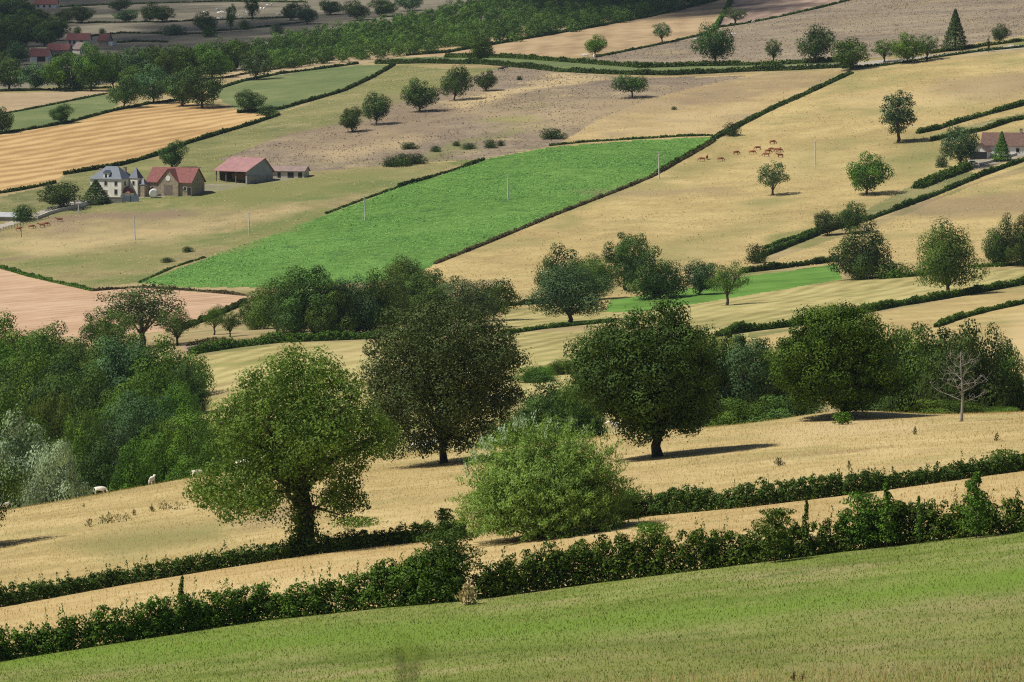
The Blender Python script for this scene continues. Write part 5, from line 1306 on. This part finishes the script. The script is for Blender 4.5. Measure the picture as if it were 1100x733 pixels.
# ------------------------------------------------------------------ cattle
def cow_mesh(graze, mat):
    sk = {'pel': ((-.75, 0, 1.14), .34), 'mid': ((-.1, 0, 1.08), .41), 'che': ((.55, 0, 1.10), .37), 'wit': ((.85, 0, 1.16), .27)}
    if graze: sk.update(nk=((1.12, 0, .92), .17), pol=((1.33, 0, .58), .15), muz=((1.52, 0, .20), .095))
    else: sk.update(nk=((1.15, 0, 1.36), .17), pol=((1.42, 0, 1.52), .15), muz=((1.78, 0, 1.36), .095))
    E = [('pel', 'mid'), ('mid', 'che'), ('che', 'wit'), ('wit', 'nk'), ('nk', 'pol'), ('pol', 'muz')]
    for s, n in ((.2, 'l'), (-.2, 'r')):
        sk['h1'+n] = ((-.72, s*1.1, .80), .17); sk['h2'+n] = ((-.92, s*1.1, .48), .085); sk['h3'+n] = ((-.84, s*1.1, .05), .065)
        sk['f1'+n] = ((.58, s, .74), .13); sk['f2'+n] = ((.60, s, .42), .075); sk['f3'+n] = ((.60, s, .05), .065)
        sk['e'+n] = ((sk['pol'][0][0]-.05, s*1.35, sk['pol'][0][2]+.05), .05)
        E += [('pel', 'h1'+n), ('h1'+n, 'h2'+n), ('h2'+n, 'h3'+n), ('che', 'f1'+n), ('f1'+n, 'f2'+n), ('f2'+n, 'f3'+n), ('pol', 'e'+n)]
    sk['t1'] = ((-1.12, 0, 1.22), .055); sk['t2'] = ((-1.2, 0, .75), .03); sk['t3'] = ((-1.18, 0, .42), .055)
    E += [('pel', 't1'), ('t1', 't2'), ('t2', 't3')]
    K = list(sk); me = bpy.data.meshes.new('cow')
    me.from_pydata([sk[k][0] for k in K], [(K.index(a), K.index(b)) for a, b in E], [])
    o = new_obj('cow', me)
    o.modifiers.new('skin', 'SKIN'); sv = me.skin_vertices[0].data
    for i, k in enumerate(K): sv[i].radius = (sk[k][1], sk[k][1]); sv[i].use_root = (k == 'pel')
    s = o.modifiers.new('sub', 'SUBSURF'); s.levels = 2; s.render_levels = 2
    bpy.context.view_layer.update()
    ev = o.evaluated_get(bpy.context.evaluated_depsgraph_get()); out = bpy.data.meshes.new_from_object(ev)
    bpy.data.objects.remove(o); out.name = 'cow'; out.materials.clear(); out.materials.append(mat)
    out.polygons.foreach_set('use_smooth', np.full(len(out.polygons), True)); return out
HIDE_W = plain('cream_white_hide', (.80, .76, .68), .85, .07, 3.); HIDE_B = plain('red_brown_hide', (.30, .105, .045), .85, .2, 3.); HIDE_D = plain('dark_hide', (.05, .04, .035), .85, .2, 3.)
COWS = {(g, k): cow_mesh(g, m_) for g in (0, 1) for k, m_ in (('white', HIDE_W), ('brown', HIDE_B), ('dark', HIDE_D))}
def cow(p, rz, k, graze, sc, label, group):
    o = new_obj('cow', COWS[(graze, k)]); o.location = p; o.rotation_euler = (0, 0, R(rz)); o.scale = (sc, sc, sc); o.name = 'cow'
    return tag(o, label, 'cow', group)
def crest(px):
    a, b = ray(px, 500); ds = np.arange(485, 640, 1.); g = ground(a*ds, ds)
    rows_ = project(a*ds, ds, g)[1]; D_ = float(ds[int(np.argmin(rows_))]); return hit(px, 0, D=D_)
G = 'white cattle along the crest of the hay field'
for px, rz, gz, back, sc, lb in [(104, -10, 1, 1, .66, 'white cow grazing side-on on the crest before the dark round crown'), (160, 75, 0, 1, .68, 'white cow seen end-on standing on the crest left of the yellow-green tree'),
   (-1, 20, 0, 3, .66, 'white cow cut off by the left edge on the crest'), (209, 10, 1, 0, .6, 'white cow at the outer left leaves of the yellow-green tree'),
   (259, -15, 0, 0, .95, 'white cow behind the lower left branches of the yellow-green tree'), (284, 170, 1, 0, .9, 'white cow grazing just left of the yellow-green tree trunk'),
   (345, 10, 0, 0, .95, 'white cow right of the yellow-green tree trunk'), (362, 195, 1, 0, .9, 'white cow grazing under the right branches of the yellow-green tree'),
   (462, 5, 0, 0, 1.05, 'white cow standing side-on just left of the grey-green oak trunk'), (449, 160, 1, 2, .9, 'white cow grazing left of the one by the grey-green oak trunk'),
   (667, 185, 0, 0, 1.0, 'white cow left of the dark round oak trunk'), (688, 20, 1, 1, .9, 'white cow grazing close to the dark round oak trunk')]:
    p = crest(px); p = hit(px, 0, D=p.y - back); cow(p, rz, 'white', gz, sc, lb, G)
G = 'brown cattle on the tan slope'
for i, (px, py, rz, gz) in enumerate([(830,155,20,1), (808,166,0,1), (814,161.5,190,1), (825,165,10,1), (834,163.5,0,0), (838,169.5,200,0), (829,163,185,1), (837,164,10,1), (823,168.5,170,1), (791,166.5,30,1), (774,173.5,0,1), (759.5,171.5,80,0), (754,173.5,180,1)]):
    lb = ['uppermost brown cow of the herd on the tan slope', 'dark brown cow at the left of the close herd', 'brown cow just above the left cow of the close herd', 'brown cow in the middle of the close herd', 'brown cow on the right of the close herd, head up',
          'biggest reddish cow at the lower right of the herd', 'brown cow tucked into the middle of the herd behind', 'brown cow at the right behind the biggest reddish one', 'lowest brown cow below the middle of the herd', 'brown cow apart, left of the close herd',
          'lone brown cow grazing further left of the herd', 'brown cow seen end-on near the crop hedge', 'leftmost brown cow beside the crop hedge'][i]
    cow(hit(px, py), rz, 'brown', gz, 1.12, lb, G)
G = 'brown cattle by the lane'
for i, (px, py, rz) in enumerate([(20,248.5,0), (34,246,10), (45,244.5,180), (49.5,243,0), (64,238.5,190)]):
    cow(hit(px, py), rz, 'brown', i % 2, 1.05, ['leftmost brown cow below the lane fence', 'second brown cow from the left below the lane fence', 'brown cow in the middle below the lane fence', 'brown cow close beside the middle one below the lane fence', 'rightmost brown cow below the lane wall'][i], G)
G = 'distant white cattle in the dim field'
for i, (px, py) in enumerate([(220,15), (233.5,12), (235,15.8), (238.5,15), (241,17), (234.5,22), (238.5,21.2), (256.5,18.4), (262,15), (259,21), (266,15), (280,11), (283.5,11), (287,7.5), (291.5,7), (299,17.5), (319,16.5)]):
    cow(hit(px, py), RND.uniform(0, 360), 'white', i % 2, 1.3, 'tiny white cow in the dim field above the far wood', G)
G = 'white cattle beside the upper road'
for px, py, lb in [(629,62,'white cow left of the light green tree by the stubble'), (633,67.5,'white cow below the light green tree by the stubble'), (638.5,62.5,'white cow under the light green tree by the stubble'), (748,45,'white cow left of the largest dark oak by the road'), (788,39,'white cow right of the largest dark oak by the road'), (809,25.5,'white cow at the thin hedge of the striped stubble')]:
    cow(hit(px, py), RND.uniform(0, 360), 'white', 1, 1.25, lb, G)
for px, py, lb in [(538,76.5,'dark cow left of the pair above the oak row'), (542,75,'dark cow right of the pair above the oak row')]:
    cow(hit(px, py), 10, 'dark', 1, 1.2, lb, 'dark cattle above the oak row')

# ------------------------------------------------------------------ grass and weeds
def blades(name, mat, n, region, hgt, wid, seed, label, lean=.35, patchy=0):
    """standing blades of grass scattered over a region test(px, D) -> bool"""
    rs = np.random.RandomState(seed); (d0, d1), test = region
    D_ = np.sqrt(rs.rand(n)*(d1**2 - d0**2) + d0**2); pxs = rs.uniform(-120, 1220, n)
    x = (pxs - 550)/(F*.997)*np.maximum(D_, 200); ok = test(pxs, D_)
    if patchy: ok &= (vnoise(x, D_, patchy, 11) + .5*vnoise(x, D_, patchy*.3, 12) + .25*rs.normal(size=n)) > .05
    x, D_ = x[ok], D_[ok]; n = len(x)
    z = ground(x, D_); h = hgt*(.5 + rs.rand(n)); w = wid*(.6 + .8*rs.rand(n)); ph = rs.rand(n)*6.283
    b = np.stack([x, D_, z - .02], 1); d = np.stack([np.cos(ph), np.sin(ph), np.zeros(n)], 1)
    tip = b + np.stack([rs.normal(size=n)*lean*h, rs.normal(size=n)*lean*h, h], 1)
    V = np.stack([b - d*w[:, None]/2, b + d*w[:, None]/2, tip], 1).reshape(-1, 3)
    t = np.clip(.5 + .2*rs.normal(size=n) + .6*vnoise(x, D_, 6, 13), 0, 1)
    o = new_obj(name, np_mesh(name, V, np.arange(3*n).reshape(-1, 3), np.repeat(t, 3), mat)); tag(o, label, kind='stuff')
def belowline(lx, ly): return lambda px_, D_: D_ < np.interp(px_, lx, ly) - 1.2
M_GRASS = leaf_mat('green_grass_blades', (.080, .13, .018), (.27, .33, .065), .4, .7, .1)
M_GRASS_DRY = leaf_mat('dry_grass_blades', (.44, .34, .16), (.75, .62, .36), .45, .8, .1)
M_STRAW = leaf_mat('straw_blades', (.44, .33, .14), (.76, .60, .32), .5, .8, .1)
blades('green_grass', M_GRASS, 125000, ((205, 345), belowline(h1x, h1y)), .13, .05, 1, 'short green grass of the meadow in front')
blades('dry_grass', M_GRASS_DRY, 26000, ((205, 345), belowline(h1x, h1y)), .17, .035, 2, 'dry pale grass patches in the meadow in front', patchy=9)
blades('tall_dry_grass', M_GRASS_DRY, 9000, ((205, 236), lambda a, b: (b < 226) & (a > 560)), .5, .04, 3, 'tufts of tall dry grass along the lower right edge', .25)
blades('straw_grass', M_STRAW, 104000, ((285, 560), lambda a, b: b > np.interp(a, h1x, h1y) + 1.5), .20, .05, 4, 'dry standing grass of the golden strip and the hay field')
def weed(px, base, hpx, wpx, label, mat, seed, n=70, group=None, name='weed'):
    p = hit(px, base, True); s = scale_at(p.y); H, W = hpx/s, wpx/s; rs = np.random.RandomState(seed)
    u = rs.rand(n); x = rs.normal(size=n)*W*.28; y = rs.normal(size=n)*W*.28
    c = np.stack([x, y, H*(.06 + .85*u*(1 - .5*np.minimum(1, np.abs(x)/W*2)))], 1)
    q = leaves(c, rs.normal(size=(n, 3)) + np.array([0, -.6, .3]), H*.22*(.6 + .8*rs.rand(n)), rs, .4, np.stack([x*.8, y*.8, np.full(n, .8)], 1), .5)
    r = empty(name, p); new_obj('leaf_tuft', leaf_mesh('leaf_tuft', q, np.clip(.5 + .2*rs.normal(size=n), 0, 1), mat), r)
    m = MB()
    for k in range(4): m.tube([(0, 0, -.1), (rs.normal()*W*.1, rs.normal()*W*.1, H*.5), (rs.normal()*W*.25, rs.normal()*W*.25, H*.95)], [.02, .015, .006], 4)
    m.build('stalk', BARK, r); return tag(r, label, 'weed', group)
M_WEED = leaf_mat('dull_weed_leaves', (.10, .10, .040), (.27, .24, .10))
G = 'weeds standing in the hay field'
for i, (px, b, h, w) in enumerate([(96,566,10,10), (110,563,11,10), (117,562,13,9), (128,561,10,18), (136,560,10,9), (144,554,8,5), (163,550,10,5), (176,548,12,14), (190,548,11,22), (836,501,11,8), (838,500,10,8), (912,503,9,5), (983,467,10,4), (1071,474,11,5), (90,545,5,4)]):
    weed(px, b, h, w, 'tuft of dark weeds in the dry grass of the hay field', M_WEED, 200+i, 70, G)
weed(503, 650, 30, 18, 'pale dried weed standing in the gap of the near hedge', leaf_mat('dried_weed', (.30, .23, .12), (.55, .45, .26)), 230, 160)
weed(853, 732, 12, 5, 'reddish dock plant in the dry grass at the bottom edge', leaf_mat('rusty_dock', (.10, .035, .02), (.24, .09, .045)), 231, 60)
weed(862, 731, 9, 8, 'second reddish dock plant, lower and wider, at the bottom edge', leaf_mat('rusty_dock', (.10, .035, .02), (.24, .09, .045)), 232, 60)
# the tall weed right in front of the lens, out of focus
a, b = ray(430, 700); D_ = 6.2; gx = a*D_; gz = float(ground(gx, D_)); H = CAMZ + b*D_ - gz
r = empty('tall_weed', (gx, D_, gz)); tag(r, 'blurred tall weed stalk close to the camera at the bottom edge', 'weed'); rs = np.random.RandomState(9); m = MB()
m.tube([(0, 0, -.1), (.01, 0, H*.5), (0, 0, H)], [.008, .006, .003], 5); m.tube([(0, 0, H*.9), (-.03, .0, H*.96), (-.055, 0, H-.055)], [.004, .003, .002], 4); m.tube([(0, 0, H*.93), (.02, 0, H*.99), (.03, 0, H-.012)], [.004, .003, .002], 4); m.build('stalk', BARK, r)
c = np.array([[.01, 0, H]])+rs.normal(size=(34, 3))*np.array([.016, .012, .011]); q = leaves(c, rs.normal(size=(34, 3)), .013*(.6+.8*rs.rand(34)), rs, .5)
new_obj('seed_head', leaf_mesh('seed_head', q, rs.rand(34), M_GRASS), r)
# rough tufts on the dry slopes and the leafy plants of the green crop: nobody could count them
def scatter(name, fields, n, size, mat, label, seed, up=.5, dmin=1150, dmax=3000, lift=.12):
    rs = np.random.RandomState(seed)
    ids = [FORDER.index(f) for f in fields]
    fs = faces[np.isin(fid, ids) & (cen[:, 1] > dmin) & (cen[:, 1] < dmax) & (fpx > -40) & (fpx < 1140)]
    V = verts[fs]; area = np.linalg.norm(np.cross(V[:, 1]-V[:, 0], V[:, 3]-V[:, 0]), axis=1)
    k = rs.choice(len(fs), n, p=area/area.sum()); u, v = rs.rand(2, n, 1)
    p = V[k, 0]*(1-u)*(1-v) + V[k, 1]*u*(1-v) + V[k, 2]*u*v + V[k, 3]*(1-u)*v
    g = vnoise(p[:, 0], p[:, 1], 22, 14) + .6*vnoise(p[:, 0], p[:, 1], 7, 15)
    keep = g + .35*rs.normal(size=n) > -.1; p = p[keep]; g = g[keep]; m_ = len(p)
    s = size*(.5 + .9*rs.rand(m_)); p[:, 2] += lift*s/size
    q = leaves(p, np.tile([0, -.35, up], (m_, 1)), s, rs, .7, None, .45)
    tag(new_obj(name, leaf_mesh(name, q, np.clip(.5 + .28*rs.normal(size=m_) - .3*g, 0, 1), mat)), label, kind='stuff')
M_TUFT = leaf_mat('dry_tuft_leaves', (.30, .24, .11), (.54, .43, .22), .1, .9, .05)
M_CROP = leaf_mat('crop_leaves', (.10, .215, .045), (.19, .335, .075), .2, .6, .2)
scatter('rough_grass', ['slope_pasture', 'upper_pasture', 'farm_pasture', 'green_slope'], 60000, .5, M_TUFT, 'rough tufts of dry grass on the far slopes', 51, up=1.3)
scatter('dull_grass', ['brown_pasture', 'grey_pasture'], 60000, .65, leaf_mat('dull_tuft_leaves', (.19, .16, .11), (.36, .29, .185), .1, .9, .05), 'dull tufts of grazed grass on the brown pastures', 53, up=1.0)
scatter('crop_plants', ['maize_field'], 52000, .6, M_CROP, 'leafy plants of the bright green crop field', 52, up=1.3, lift=.3)
